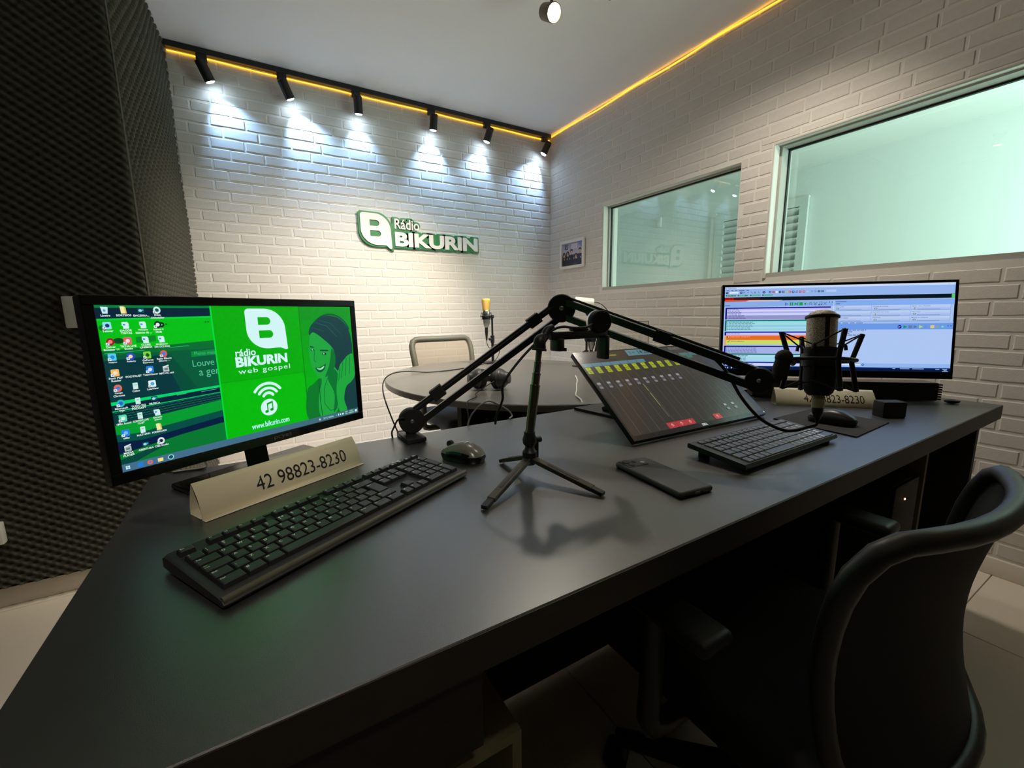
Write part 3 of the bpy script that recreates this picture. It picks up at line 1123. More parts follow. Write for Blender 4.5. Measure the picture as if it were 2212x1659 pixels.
def office_chair(label, loc, rz, w, ztop, zbot, curve, ypos, frame_m, net_m, seat_m, seat_z, lean, arm_z, rim=0.016):
    """chair facing local +y; backrest stands at local y = ypos"""
    t = thing('office_chair', label, 'chair', loc, rz)

    def P(u, v):
        # u -1..1 across, v 0..1 up; rounded upper corners handled by the outline
        hw = w / 2 * (0.88 + 0.12 * math.sin(math.pi * min(v, 1) * 0.5) ** 0.8)
        x = u * hw
        y = ypos + curve * (abs(u) ** 2.2) - lean * v + 0.03 * math.sin(v * math.pi)
        z = zbot + (ztop - zbot) * v
        return Vector((x, y, z))

    out = []
    r = 0.22
    for i in range(9):
        out.append((-1 + 2 * i / 8 * 1.0, 0.0))
    out = [(-0.8 + 1.6 * i / 8, 0.0) for i in range(9)]
    out += [(0.93, 0.04), (1.0, 0.16)] + [(1.0, 0.16 + 0.62 * (i + 1) / 6) for i in range(6)]
    out += [(0.985, 0.88), (0.93, 0.96), (0.84, 0.995)]
    out += [(0.7 - 1.4 * i / 8, 1.0) for i in range(9)]
    out += [(-0.84, 0.995), (-0.93, 0.96), (-0.985, 0.88)]
    out += [(-1.0, 0.78 - 0.62 * i / 6) for i in range(7)]
    out += [(-0.93, 0.04)]
    ring = [P(u, v) for u, v in out]
    MB().tube(ring, rim, 10, closed=True).obj('backrest_frame', frame_m, t, 60)
    # net
    m = MB()
    N, K = 20, 14
    vs, fs = [], []
    for j in range(K + 1):
        for i in range(N + 1):
            u, v = -1 + 2 * i / N, j / K
            c = 1.0
            if v > 0.8:
                c = 1 - 0.16 * ((v - 0.8) / 0.2) ** 2
            if v < 0.15:
                c = 1 - 0.18 * ((0.15 - v) / 0.15) ** 2
            vs.append(P(u * c, v))
    for j in range(K):
        for i in range(N):
            a = j * (N + 1) + i
            fs.append((a, a + 1, a + N + 2, a + N + 1))
    m.add(vs, fs)
    m.obj('backrest_net', net_m, t, 60)
    # spine
    MB().tube([(0, ypos + 0.045, zbot + 0.0), (0, ypos + 0.05, zbot - 0.03), (0, ypos + 0.08, seat_z - 0.08), (0, ypos + 0.24, seat_z - 0.09)], 0.018, 8, sub=4).obj('spine', frame_m, t, 60)
    # seat
    s = MB()
    yc = ypos + 0.29
    s.box(-0.235, 0.235, yc - 0.23, yc + 0.23, seat_z - 0.075, seat_z, bev=0.032, seg=4)
    s.obj('seat', seat_m, t, 60)
    MB().box(-0.20, 0.20, yc - 0.2, yc + 0.2, seat_z - 0.1, seat_z - 0.075, bev=0.01).obj('seat_pan', frame_m, t)
    for sx in (-1, 1):
        a = MB().box(sx * 0.285 - 0.033, sx * 0.285 + 0.033, yc - 0.11, yc + 0.12, arm_z - 0.026, arm_z, bev=0.012, seg=3).obj('armrest', frame_m, t, 60)
        MB().tube([(sx * 0.19, yc, seat_z - 0.085), (sx * 0.28, yc, seat_z - 0.075), (sx * 0.285, yc, seat_z + 0.0), (sx * 0.285, yc, arm_z - 0.02)], 0.018, 8, sub=3).obj('armrest_post', frame_m, a, 60)
    MB().cyl((0, yc, 0.08), (0, yc, seat_z - 0.09), 0.026, n=16).obj('gas_column', M_blk_gloss, t)
    for k in range(5):
        an = 2 * math.pi * k / 5 + 0.9
        e = Vector((math.cos(an) * 0.25, yc + math.sin(an) * 0.25, 0.075))
        MB().tube([(0, yc, 0.115), e], [0.028, 0.018], 8).obj('base_leg', M_blk, t, 60)
        MB().cyl(e + Vector((-0.022 * math.sin(an), 0.022 * math.cos(an), -0.048)), e + Vector((0.022 * math.sin(an), -0.022 * math.cos(an), -0.048)), 0.027, n=16).obj('caster', M_blk, t)
    return t


M_chair_frame = mat('chair_frame_olive', S(96, 94, 80), 0.5)
M_chair_frame_dk = mat('chair_frame_dark', S(40, 40, 36), 0.42)
M_seat = mat('seat_fabric', S(72, 78, 88), 0.85, noise=0.15, nscale=300)
M_seat_dk = mat('seat_fabric_dark', S(24, 24, 26), 0.9, noise=0.15, nscale=300)
office_chair('grey mesh office chair behind the round table', (1.105, 2.12, 0), math.pi + 0.05, 0.43, 0.885, 0.56, -0.02, -0.56, M_chair_frame,
             mesh_fabric('chair_net_grey', S(150, 138, 122), 0.78), M_seat, 0.46, 0.05, 0.63, rim=0.02)
office_chair('black office chair with curved mesh back pushed up to the studio desk', (0.77, 0.165, 0), 0.0, 0.455, 0.80, 0.44, 0.062, -0.06, M_chair_frame_dk,
             mesh_fabric('chair_net_black', S(26, 25, 24), 1.3), M_seat_dk, 0.46, 0.0, 0.625, rim=0.0135)

# ================================================================== monitors
SCR = 0.51
M_scr_left = picture_mat('screen_glow_green', 0.95 * SCR, 0.3)
M_scr_right = picture_mat('screen_glow_white', 0.95 * SCR, 0.3)
M_scr_touch = picture_mat('screen_glow_dim', 0.9 * SCR, 0.16)


# ------------------------------------------------ monitor with the green desktop
c1 = Vector((-0.002, 0.921, 0.946))
F1 = frame(c1, (0.869, 0.495, 0.0), (0.0, 0.01, 1))
base1 = Vector((-0.014, 0.936, 0.75))
t = thing('monitor', 'black monitor showing a green desktop with a woman wearing headphones', 'monitor', base1)
L = Matrix.Translation(-base1) @ F1
sw, sh = 0.434, 0.244
MB().box(-sw / 2 - 0.014, sw / 2 + 0.014, -sh / 2 - 0.018, sh / 2 + 0.0145, -0.026, 0.0, M=L, bev=0.004).box(-0.13, 0.13, -0.09, 0.07, -0.048, -0.02, M=L, bev=0.008).obj('housing', M_blk, t)
m = MB()
for (x0, x1, y0, y1) in ((-sw / 2 - 0.0135, sw / 2 + 0.0135, sh / 2, sh / 2 + 0.014), (-sw / 2 - 0.0135, sw / 2 + 0.0135, -sh / 2 - 0.0175, -sh / 2), (-sw / 2 - 0.0135, -sw / 2, -sh / 2, sh / 2), (sw / 2, sw / 2 + 0.0135, -sh / 2, sh / 2)):
    m.box(x0, x1, y0, y1, -0.001, 0.003, M=L, bev=0.001, seg=1)
bz = m.obj('bezel', M_blk_gloss, t)
vs, fs = text_fit('pcyes', 0.012, -sh / 2 - 0.0135, 0.036, 0.008, 0.01)
MB().add([(x, y, 0.0032) for x, y in vs], fs, L).obj('brand_print', M_grey, bz, 0)
MB().tube([Vector((-0.020, 0.958, 0.752)), Vector((-0.024, 0.962, 0.80)), Vector((-0.022, 0.958, 0.90))], 0, sq=(0.019, 0.010), M=Matrix.Translation(-base1)).obj('neck', M_blk, t)
MB().box(-0.13, 0.13, -0.06, 0.06, 0.0, 0.010, M=Matrix.Rotation(math.radians(29.7), 4, 'Z'), bev=0.004).obj('base', M_blk_gloss, t)

G1, G2, G3 = S(0, 176, 6), S(0, 196, 20), S(4, 150, 20)
DK, NV, TQ = S(2, 92, 58), S(4, 36, 58), S(4, 118, 74)
WH = S(214, 250, 250)
cv = Canvas(1600, 900, sw, sh)
cv.rect(0, 0, 1600, 900, TQ)
cv.rect(0, 0, 545, 14, S(4, 130, 60)); cv.rect(0, 14, 545, 70, NV)
cv.poly([(0, 70), (545, 62), (545, 212), (0, 238)], G2)
cv.poly([(0, 70), (545, 62), (545, 72), (0, 80)], S(0, 210, 60))
cv.poly([(0, 238), (545, 212), (545, 262), (0, 262)], S(4, 112, 50))
cv.line([(10, 252), (180, 246)], 3, S(40, 190, 120)); cv.line([(300, 240), (400, 236)], 3, S(40, 190, 120))
cv.poly([(0, 262), (545, 262), (545, 502), (0, 518)], DK)
cv.poly([(0, 290), (260, 280), (330, 518), (0, 518)], S(4, 56, 62))
cv.poly([(260, 280), (300, 280), (420, 510), (330, 518)], S(3, 78, 58))
cv.ell(22, 118, 18, 16, S(2, 120, 30)); cv.ell(75, 188, 24, 15, S(2, 70, 30)); cv.ell(276, 108, 15, 15, S(8, 40, 30)); cv.poly([(272, 100), (284, 108), (272, 116)], S(120, 220, 180))
cv.ell(300, 107, 5, 5, S(2, 110, 30)); cv.ell(505, 98, 5, 5, S(2, 110, 30)); cv.ell(520, 97, 5, 5, S(2, 110, 30))
cv.poly([(150, 172), (240, 166), (240, 200), (150, 204)], S(2, 140, 40))
cv.poly([(405, 272), (545, 268), (545, 302), (403, 306)], S(4, 140, 64))
cv.text('Muito mais', 420, 276, 118, 20, S(60, 190, 110))
cv.text('Louve', 404, 326, 120, 40, S(90, 196, 150)); cv.text('a gen', 432, 393, 118, 46, S(90, 196, 150))
cv.poly([(0, 512), (545, 498), (545, 512), (0, 530)], S(0, 220, 110))
cv.poly([(0, 530), (545, 512), (545, 545), (0, 566)], NV)
cv.line([(300, 522), (350, 520)], 6, S(60, 170, 110)); cv.line([(430, 524), (520, 520)], 3, S(110, 160, 160))
cv.poly([(0, 566), (545, 545), (545, 592), (0, 640)], S(4, 58, 60))
for j in range(4):
    for i in range(26):
        x = 10 + i * 20.5 + j * 6
        y = 572 + j * 13 - i * 0.9
        if x < 530:
            cv.rect(x, y, x + 15, y + 8, S(4, 38, 52))
            cv.rect(x, y, x + 15, y + 1.6, S(50, 150, 120))
cv.poly([(0, 560), (545, 541), (545, 546), (0, 566)], S(0, 200, 100))
cv.poly([(0, 640), (545, 592), (545, 660), (90, 700), (0, 690)], S(2, 160, 50))
cv.poly([(0, 690), (90, 700), (545, 660), (545, 700), (110, 744), (0, 730)], S(2, 80, 70))
cv.poly([(0, 730), (110, 744), (545, 700), (545, 770), (0, 800)], S(4, 30, 66))
cv.poly([(0, 800), (300, 760), (545, 740), (545, 858), (0, 858)], S(4, 122, 50))
cv.poly([(0, 830), (200, 790), (230, 795), (60, 858), (0, 858)], S(4, 70, 60))
# green centre panel
cv.rect(536, 0, 548, 858, S(0, 220, 60)); cv.rect(545, 0, 1133, 490, G1); cv.rect(545, 490, 1130, 862, S(2, 190, 8)); cv.rect(545, 486, 1130, 491, S(2, 160, 8))
# badge and its counters (canvas runs downwards)
def flip(pts, ytot):
    return [(x, ytot - y) for x, y in pts]
bo = flip(badge_outline(743, 1016, -290, -16, 14), 0)
cv.poly(bo, WH)
for h_ in b_holes(743, 1016, -290, -16):
    cv.poly(flip(h_, 0), G1)
cv.text('rádio', 655, 281, 132, 48, WH, 0.02); cv.text('BIKURIN', 650, 332, 358, 68, WH, 0.045); cv.text('web gospel', 660, 412, 362, 44, WH, 0.0, 1.15)
for r_, w_ in ((108, 19), (74, 19), (40, 19)):
    cv.arc(840, 640, r_, w_, -146, -34, WH, asp=1.0)
    for a in (-146, -34):
        cv.ell(840 + r_ * math.cos(math.radians(a)), 640 + r_ * math.sin(math.radians(a)), w_ / 2, w_ / 2, WH)
cv.ell(837, 702, 59, 59, WH, 32)
cv.poly([(822, 672), (866, 660), (866, 674), (822, 686)], G1); cv.rect(822, 672, 830, 730, G1); cv.rect(858, 664, 866, 722, G1); cv.ell(818, 730, 13, 10, G1); cv.ell(854, 722, 13, 10, G1)
cv.text('www.bikurin.com', 703, 796, 272, 40, S(180, 246, 246), 0.02)
# woman with headphones
cv.rect(1131, 0, 1137, 858, S(2, 130, 10)); cv.grad(1137, 0, 1600, 860, S(2, 150, 24), S(4, 190, 12), 8)
SK, SKD, HR, HR2, SH = S(30, 168, 62), S(8, 116, 48), S(22, 62, 66), S(40, 98, 86), S(10, 92, 56)
cv.curve([(1137, 858), (1140, 640), (1200, 590), (1280, 545), (1400, 560), (1520, 700), (1600, 680), (1600, 860), (1400, 860)], S(6, 122, 40))
cv.curve([(1290, 520), (1400, 470), (1450, 560), (1440, 700), (1380, 858), (1240, 858), (1235, 700), (1270, 600)], SK)
cv.curve([(1330, 560), (1400, 500), (1440, 600), (1420, 760), (1360, 850), (1380, 700)], SKD)
cv.curve([(1480, 620), (1600, 560), (1600, 860), (1460, 860), (1440, 760)], HR)
cv.curve([(1206, 215), (1218, 150), (1290, 90), (1381, 70), (1487, 95), (1565, 180), (1592, 300), (1585, 400), (1545, 470), (1440, 520), (1380, 420), (1400, 330), (1300, 200)], HR)
cv.curve([(1214, 200), (1250, 190), (1330, 240), (1400, 320), (1415, 420), (1390, 500), (1300, 556), (1245, 545), (1205, 470), (1190, 400), (1192, 300)], SK)
cv.curve([(1390, 330), (1420, 400), (1392, 500), (1310, 552), (1350, 470), (1372, 400)], SKD)
cv.curve([(1206, 215), (1250, 150), (1340, 150), (1450, 230), (1480, 340), (1440, 430), (1400, 330), (1320, 250), (1240, 195)], HR)
cv.line([(1260, 120), (1360, 150), (1450, 240)], 5, HR2); cv.line([(1300, 105), (1400, 130), (1500, 230)], 4, HR2); cv.line([(1240, 160), (1330, 190)], 4, HR2)
cv.arc(1395, 250, 190, 12, -165, -20, S(14, 74, 70))
cv.poly([(1198, 296), (1232, 306), (1230, 314), (1198, 306)], HR); cv.ell(1216, 328, 14, 8, S(8, 60, 50)); cv.ell(1216, 327, 5, 6, S(150, 220, 170))
cv.poly([(1280, 332), (1352, 338), (1360, 350), (1284, 342)], HR); cv.ell(1318, 368, 20, 10, S(8, 60, 50)); cv.ell(1314, 366, 6, 6, S(150, 220, 170))
cv.line([(1236, 330), (1222, 410), (1240, 424)], 5, SKD)
cv.curve([(1228, 468), (1256, 470), (1300, 458), (1322, 446), (1310, 486), (1276, 508), (1246, 500)], S(6, 86, 56))
cv.curve([(1240, 474), (1270, 476), (1308, 462), (1296, 482), (1266, 490)], S(150, 232, 170))
cv.curve([(1450, 480), (1500, 430), (1540, 400), (1592, 400), (1600, 560), (1560, 620), (1500, 660), (1470, 760), (1490, 858), (1420, 858), (1400, 700), (1420, 580)], SK)
for a, b_, c_, d_ in ((1452, 492, 1430, 600), (1486, 448, 1460, 580), (1524, 416, 1500, 570), (1560, 404, 1540, 560)):
    cv.line([(a, b_), (c_, d_)], 6, SKD)
cv.line([(1250, 560), (1246, 720), (1252, 858)], 5, S(4, 70, 50)); cv.line([(1330, 560), (1290, 640), (1280, 760), (1330, 830), (1400, 820)], 4, S(4, 90, 50))
# desktop icons
def icon(x, y, kind):
    if kind == 'doc':
        cv.poly([(x - 14, y - 18), (x + 10, y - 18), (x + 15, y - 10), (x + 15, y + 18), (x - 10, y + 18), (x - 10, y + 4), (x - 14, y + 2)], S(214, 244, 246)); cv.rect(x - 10, y - 8, x, y, S(60, 140, 210))
    elif kind == 'page':
        cv.poly([(x - 11, y - 18), (x + 11, y - 18), (x + 11, y + 18), (x - 11, y + 18)], S(206, 244, 236)); cv.rect(x - 6, y - 8, x + 6, y - 4, S(120, 180, 190))
    elif kind == 'folder':
        cv.poly([(x - 12, y - 20), (x + 6, y - 20), (x + 9, y + 18), (x - 10, y + 18)], S(246, 240, 170)); cv.poly([(x + 4, y - 20), (x + 12, y - 16), (x + 14, y + 18), (x + 8, y + 18)], S(226, 206, 110))
    elif kind == 'bin':
        cv.poly([(x - 16, y - 18), (x + 14, y - 16), (x + 10, y + 18), (x - 11, y + 18)], S(208, 240, 250)); cv.ell(x - 2, y + 2, 5, 7, S(90, 170, 210))
    elif kind == 'thumb':
        cv.rect(x - 14, y - 12, x + 16, y + 12, S(20, 70, 90)); cv.ell(x - 2, y, 8, 7, S(160, 226, 236)); cv.ell(x + 8, y - 2, 5, 4, S(60, 180, 210))
    elif kind == 'clip':
        cv.rect(x - 15, y - 8, x + 14, y + 18, S(190, 206, 206)); cv.poly([(x - 15, y - 12), (x + 14, y - 20), (x + 14, y - 12), (x - 15, y - 5)], S(230, 236, 236)); cv.rect(x - 9, y - 2, x + 9, y + 11, S(110, 130, 134))
    else:
        bg, fg, rnd_ = kind
        if rnd_:
            cv.ell(x, y, 17, 20, S(*bg)); cv.ell(x, y, 9, 10, S(*fg))
        else:
            cv.rrect(x - 17, y - 20, x + 17, y + 18, 5, S(*bg)); cv.ell(x + 1, y - 1, 9, 10, S(*fg))
    if not isinstance(kind, str):
        cv.rect(x - 19, y + 4, x - 5, y + 18, S(228, 240, 242)); cv.line([(x - 15, y + 14), (x - 8, y + 7)], 3, S(40, 90, 160))


IC = [
    [(39, 26, 'bin', 'Lixeira', ''), (114, 26, 'folder', 'SORTEIOS', ''), (190, 28, 'thumb', 'ENCERRA...', ''), (264, 26, ((214, 240, 244), (10, 90, 90), 1), 'IObit', 'Uninstaller')],
    [(38, 107, ((150, 226, 246), (30, 60, 120), 0), 'Telever', ''), (113, 107, 'doc', 'DACOR', 'TINTAS'), (189, 107, 'doc', 'Principios', 'básicos da ...'), (258, 107, ((20, 40, 40), (230, 240, 240), 1), 'Logitech G', 'HUB')],
    [(40, 191, ((150, 30, 40), (240, 130, 130), 1), 'Driver', 'Booster 11'), (112, 191, ((236, 96, 116), (250, 220, 226), 0), 'TikTok LIVE', 'Studio'), (190, 189, 'doc', 'CLUBE', 'UNIMAX'), (264, 190, 'doc', 'PROMOÇÃO', 'DIA DOS PAIS')],
    [(37, 273, ((90, 206, 240), (40, 140, 220), 0), 'Helpico', ''), (114, 275, ((40, 70, 220), (250, 220, 150), 1), 'Audacity', ''), (188, 275, ((130, 220, 60), (20, 90, 30), 0), 'GeForce', 'Experience'), (265, 273, ((226, 90, 80), (60, 130, 230), 1), 'Rádio Bikurin', '(Bikurin) - ...')],
    [(38, 357, ((250, 190, 100), (250, 230, 200), 0), 'Foxit PDF', 'Reader'), (114, 357, None, 'PODTRUST', ''), (190, 356, ((40, 130, 226), (220, 240, 250), 0), 'TeamViewer', ''), (266, 358, 'clip', 'MPC-HC x64', '')],
    [(39, 439, ((230, 110, 80), (60, 130, 230), 1), 'Google', 'Chrome'), (114, 438, 'page', 'Celso', ''), (190, 438, ((226, 246, 250), (80, 170, 220), 0), 'LetsView', '')],
    [(40, 522, ((40, 190, 190), (30, 110, 210), 1), 'Microsoft', 'Edge'), (114, 522, 'page', 'TUDO ELE', 'PODCAST'), (188, 522, 'thumb', 'MUSICA', '')],
    [(38, 606, ((90, 226, 180), (220, 246, 240), 0), 'vMix Social', ''), (113, 606, 'page', 'SORTEIO LIVE', '12-07'), (191, 604, 'doc', 'Sorteio', 'quiboto')],
    [(39, 688, ((40, 130, 230), (120, 190, 250), 0), 'vMix', ''), (115, 687, 'page', 'NATHAN', ''), (189, 688, 'folder', 'PODBIKURIN', '')],
    [(38, 771, 'clip', 'MEDIA', 'PLAYER'), (116, 771, 'thumb', 'ABERTURA', ''), (190, 771, ((226, 234, 240), (30, 40, 60), 1), 'OBS Studio', '')]]
for rowi in IC:
    for (x, y, kind, a, b_) in rowi:
        if kind:
            icon(x, y, kind)
        cv.textc(a, x, y + 22, 10.5, S(240, 250, 250), 0.02, 70)
        if b_:
            cv.textc(b_, x, y + 36, 10.5, S(240, 250, 250), 0.02, 72)
# task bar
cv.grad(0, 858, 1600, 900, S(70, 112, 146), S(60, 108, 118), 10, False)
cv.rect(15, 870, 23, 878, WH); cv.rect(25, 870, 33, 878, WH); cv.rect(15, 880, 23, 888, WH); cv.rect(25, 880, 33, 888, WH)
cv.rect(68, 868, 92, 892, S(30, 130, 220)); cv.ell(124, 880, 13, 13, S(230, 110, 80)); cv.ell(124, 880, 6, 6, S(60, 130, 230)); cv.rect(160, 870, 186, 890, S(246, 226, 140)); cv.ell(224, 880, 15, 15, S(160, 236, 232)); cv.ell(224, 880, 11, 11, S(20, 80, 90))
cv.ell(1224, 880, 8, 8, S(220, 200, 210)); cv.text('25°C', 1256, 872, 40, 14, WH); cv.text('Neblina', 1302, 872, 50, 14, WH)
cv.text('^', 1372, 874, 10, 8, WH); cv.rect(1395, 870, 1403, 888, WH); cv.ell(1418, 879, 6, 8, WH); cv.rect(1434, 873, 1450, 886, WH)
cv.text('POR', 1464, 864, 26, 11, WH); cv.text('PTB2', 1464, 880, 26, 11, WH); cv.text('14:28', 1512, 864, 30, 11, WH); cv.text('20/08/2024', 1500, 880, 54, 11, WH); cv.rect(1566, 868, 1586, 888, WH)
o = cv.build('screen', M_scr_left, t)
o.matrix_local = L @ Matrix.Translation((0, 0, 0.0006))

# ------------------------------------------------ wide monitor with the playout software
c2 = Vector((1.622, 0.667, 0.989))
F2 = frame(c2, (0.7302, -0.6832, 0.0), (0.076, 0.077, 0.994))
base2 = Vector((1.70, 0.745, 0.75))
t = thing('wide_monitor', 'ultrawide black monitor showing pale blue radio playout software', 'monitor', base2)
L = Matrix.Translation(-base2) @ F2
sw, sh = 0.66, 0.2785
MB().box(-sw / 2 - 0.008, sw / 2 + 0.008, -sh / 2 - 0.022, sh / 2 + 0.008, -0.020, 0.0, M=L, bev=0.003).box(-0.2, 0.2, -0.11, 0.06, -0.045, -0.018, M=L, bev=0.01).obj('housing', M_blk, t)
m = MB()
for (x0, x1, y0, y1) in ((-sw / 2 - 0.008, sw / 2 + 0.008, sh / 2, sh / 2 + 0.008), (-sw / 2 - 0.008, sw / 2 + 0.008, -sh / 2 - 0.022, -sh / 2), (-sw / 2 - 0.008, -sw / 2, -sh / 2, sh / 2), (sw / 2, sw / 2 + 0.008, -sh / 2, sh / 2)):
    m.box(x0, x1, y0, y1, -0.001, 0.002, M=L)
m.obj('bezel', M_blk_gloss, t)
dirm = Vector((0.7302, -0.6832, 0)).normalized()
MB().tube([(0.0, 0.0, 0.004), (-0.006, -0.006, 0.09), (-0.040, -0.040, 0.20)], 0, sq=(0.03, 0.010)).obj('neck', M_blk, t)
p0, p1 = -dirm * 0.24 + Vector((0, 0, 0.006)), dirm * 0.24 + Vector((0, 0, 0.007))
MB().tube([p0, Vector((0, 0, 0.006)), p1], 0, sq=(0.015, 0.0045)).box(-0.05, 0.05, -0.05, 0.05, 0, 0.008, M=Matrix.Rotation(math.radians(-43), 4, 'Z')).obj('base', M_blk_gloss, t, 60)

cv = Canvas(2560, 1080, sw, sh)
BL, BL2, PB, WT = S(140, 176, 236), S(118, 164, 240), S(172, 200, 244), S(206, 222, 250)
cv.rect(0, 0, 2560, 1080, PB)
cv.rect(0, 0, 2560, 26, S(206, 222, 250)); cv.rect(30, 8, 140, 16, S(130, 150, 200)); cv.rect(8, 8, 18, 18, S(30, 40, 90)); cv.rect(2486, 12, 2500, 14, S(60, 60, 90))
cv.rect(0, 26, 2560, 130, S(150, 184, 242))
for x, w_ in ((20, 34), (76, 30), (124, 28), (170, 70), (262, 30)):
    cv.rect(x, 40, x + w_, 50, S(70, 90, 150))
cols = [(40, 50, 70), None, (40, 60, 120), (60, 70, 100), (40, 60, 120), (40, 60, 100), (40, 60, 110), (60, 80, 130), (20, 20, 110), (40, 90, 180), (190, 40, 50), (230, 240, 250), (30, 40, 80), (60, 80, 140),
        (180, 190, 90), (200, 110, 100), (50, 80, 150), (60, 60, 140), (180, 60, 80), (200, 80, 80), (170, 190, 220), (80, 130, 110), (70, 90, 130), (60, 80, 120), (70, 90, 130)]
xs = [30, 112, 201, 239, 282, 327, 365, 411, 472, 545, 585, 624, 660, 699, 737, 776, 814, 851, 895, 935, 979, 1032, 1072, 1109, 1148]
for i, (x, c) in enumerate(zip(xs, cols)):
    if c is None:
        cv.rect(58, 62, 168, 84, S(232, 240, 252)); continue
    c = S(*c)
    if i in (3, 21, 22):
        cv.poly([(x - 11, 61), (x + 12, 73), (x - 11, 85)], c); cv.poly([(x - 7, 67), (x + 4, 73), (x - 7, 79)], S(160, 190, 240))
    elif i in (4,):
        cv.rect(x - 12, 71, x + 12, 76, c)
    elif i in (5, 6, 7):
        cv.line([(x - 12, 62), (x + 12, 86)], 4, c)
        if i == 6:
            cv.line([(x + 12, 62), (x - 12, 86)], 4, c)
    elif i in (8, 15):
        cv.ell(x, 74, 17, 15, c); cv.rect(x - 2, 66, x + 3, 82, S(220, 230, 250))
    elif i == 17:
        cv.ell(x - 6, 82, 6, 5, c); cv.ell(x + 8, 80, 6, 5, c); cv.line([(x - 1, 82), (x - 1, 62), (x + 13, 60), (x + 13, 80)], 3, c)
    else:
        cv.rrect(x - 14, 61, x + 14, 87, 4, c); cv.rect(x - 6, 70, x + 8, 76, S(190, 210, 244))
cv.rect(1188, 58, 1300, 86, S(180, 206, 248))
for x0, x1, s in ((13, 143, '14:28:16'), (156, 287, '24º'), (304, 433, ''), (450, 578, '')):
    cv.rect(x0, 100, x1, 124, S(104, 176, 158)); cv.rect(x0 + 4, 104, x0 + 16, 118, S(30, 70, 80))
    if s:
        cv.text(s, x1 - 100 if len(s) > 4 else x1 - 42, 105, 92 if len(s) > 4 else 38, 15, S(10, 40, 50), 0.03)
cv.rect(0, 134, 2556, 184, S(10, 22, 34))
cv.rect(6, 136, 110, 168, S(196, 16, 20)); cv.text('NO AR', 14, 141, 84, 20, S(110, 6, 10), 0.05)
cv.poly([(6, 168), (600, 176), (640, 186), (6, 192)], S(214, 92, 60)); cv.poly([(110, 136), (420, 150), (430, 170), (110, 168)], S(70, 26, 28)); cv.poly([(300, 176), (700, 178), (640, 186), (260, 188)], S(250, 214, 196))
cv.rect(2528, 138, 2555, 182, S(90, 230, 90)); cv.rect(2536, 146, 2540, 180, S(30, 140, 60))
cv.rect(0, 192, 2560, 262, BL); cv.rect(10, 236, 72, 244, S(70, 90, 140))
gr = S(20, 150, 96)
for i, x in enumerate((747, 801, 857, 911, 965, 1019, 1073, 1129, 1182)):
    dk = S(60, 90, 140)
    if i == 0:
        cv.poly([(x - 22, 210), (x + 22, 230), (x - 22, 250)], S(80, 110, 160)); cv.poly([(x - 15, 219), (x + 8, 230), (x - 15, 241)], BL2)
    elif i == 1:
        cv.rect(x - 20, 210, x - 4, 250, gr); cv.rect(x + 4, 210, x + 20, 250, gr)
    elif i == 2:
        cv.poly([(x - 22, 210), (x + 14, 230), (x - 22, 250)], gr); cv.rect(x + 10, 210, x + 22, 250, gr)
    elif i == 3:
        cv.rect(x - 20, 210, x + 20, 250, S(16, 168, 70))
    elif i == 4:
        cv.poly([(x - 18, 222), (x - 6, 222), (x + 4, 210), (x + 4, 250), (x - 6, 238), (x - 18, 238)], gr); cv.arc(x + 4, 230, 14, 4, -50, 50, gr)
    elif i in (5, 6):
        s_ = -1 if i == 5 else 1
        for o_ in (-9, 9):
            cv.line([(x - 20, 230 - s_ * 8 + o_), (x, 230 + s_ * 10 + o_), (x + 20, 230 - s_ * 8 + o_)], 5, dk)
    elif i == 7:
        cv.ell(x - 12, 246, 9, 7, dk); cv.ell(x + 14, 242, 9, 7, dk); cv.line([(x - 5, 246), (x - 5, 212), (x + 21, 208), (x + 21, 242)], 4, dk)
    else:
        cv.line([(x - 18, 212), (x + 18, 248)], 4, dk); cv.line([(x + 18, 212), (x - 18, 248)], 4, dk)
cv.ell(1234, 214, 6, 6, S(40, 60, 130)); cv.ell(1264, 214, 6, 6, S(40, 60, 130))
# play list blocks
def block(y0, y1, head, body, rows, rowc):
    cv.rect(16, y0, 1250, y1, S(*body))
    for (a, b_, c) in rows:
        cv.rect(38, a, 1250, b_, S(*c))
    cv.rect(16, y0, 1250, y0 + 16, S(*head)); cv.rect(16, y0, 36, y1, S(*head))
    y = y0 + 24
    while y < y1 - 10:
        cv.rect(46, y, 54, y + 9, S(40, 50, 90))
        w_ = 110 + 260 * abs(math.sin(y * 1.7))
        x = 62
        while x < 62 + w_:
            q = 16 + 20 * abs(math.sin(x * 0.37 + y))
            cv.rect(x, y + 1, x + q, y + 8, S(*rowc)); x += q + 7
        y += 18.5


block(268, 424, (10, 10, 130), (196, 196, 246), [(284, 306, (192, 184, 246)), (306, 324, (214, 222, 252)), (324, 344, (176, 176, 244)), (344, 372, (206, 214, 252)), (372, 424, (150, 150, 206))], (90, 90, 160))
block(432, 576, (10, 110, 104), (164, 222, 236), [(448, 470, (150, 226, 226)), (500, 520, (140, 206, 226)), (548, 560, (150, 206, 230))], (80, 130, 150))
block(584, 634, (10, 10, 130), (200, 206, 250), [(616, 634, (214, 190, 246))], (110, 110, 180))
cv.rect(38, 634, 1250, 694, S(232, 110, 40)); cv.rect(16, 634, 40, 770, S(240, 170, 90)); cv.ell(66, 654, 12, 15, S(60, 20, 20)); cv.ell(68, 654, 6, 10, S(240, 230, 220))
cv.text('Compra e Louvor - Na unção de Ti', 86, 644, 240, 18, S(250, 190, 150), 0.02)
cv.rect(38, 694, 1250, 752, S(206, 222, 104)); cv.line([(54, 712), (64, 724), (84, 696)], 7, S(70, 140, 40)); cv.text('VOCE NOTA ULTIMO BLOCO', 90, 706, 170, 14, S(110, 120, 60), 0.02)
block(770, 866, (10, 10, 130), (170, 180, 234), [(770, 790, (206, 220, 250))], (90, 100, 160))
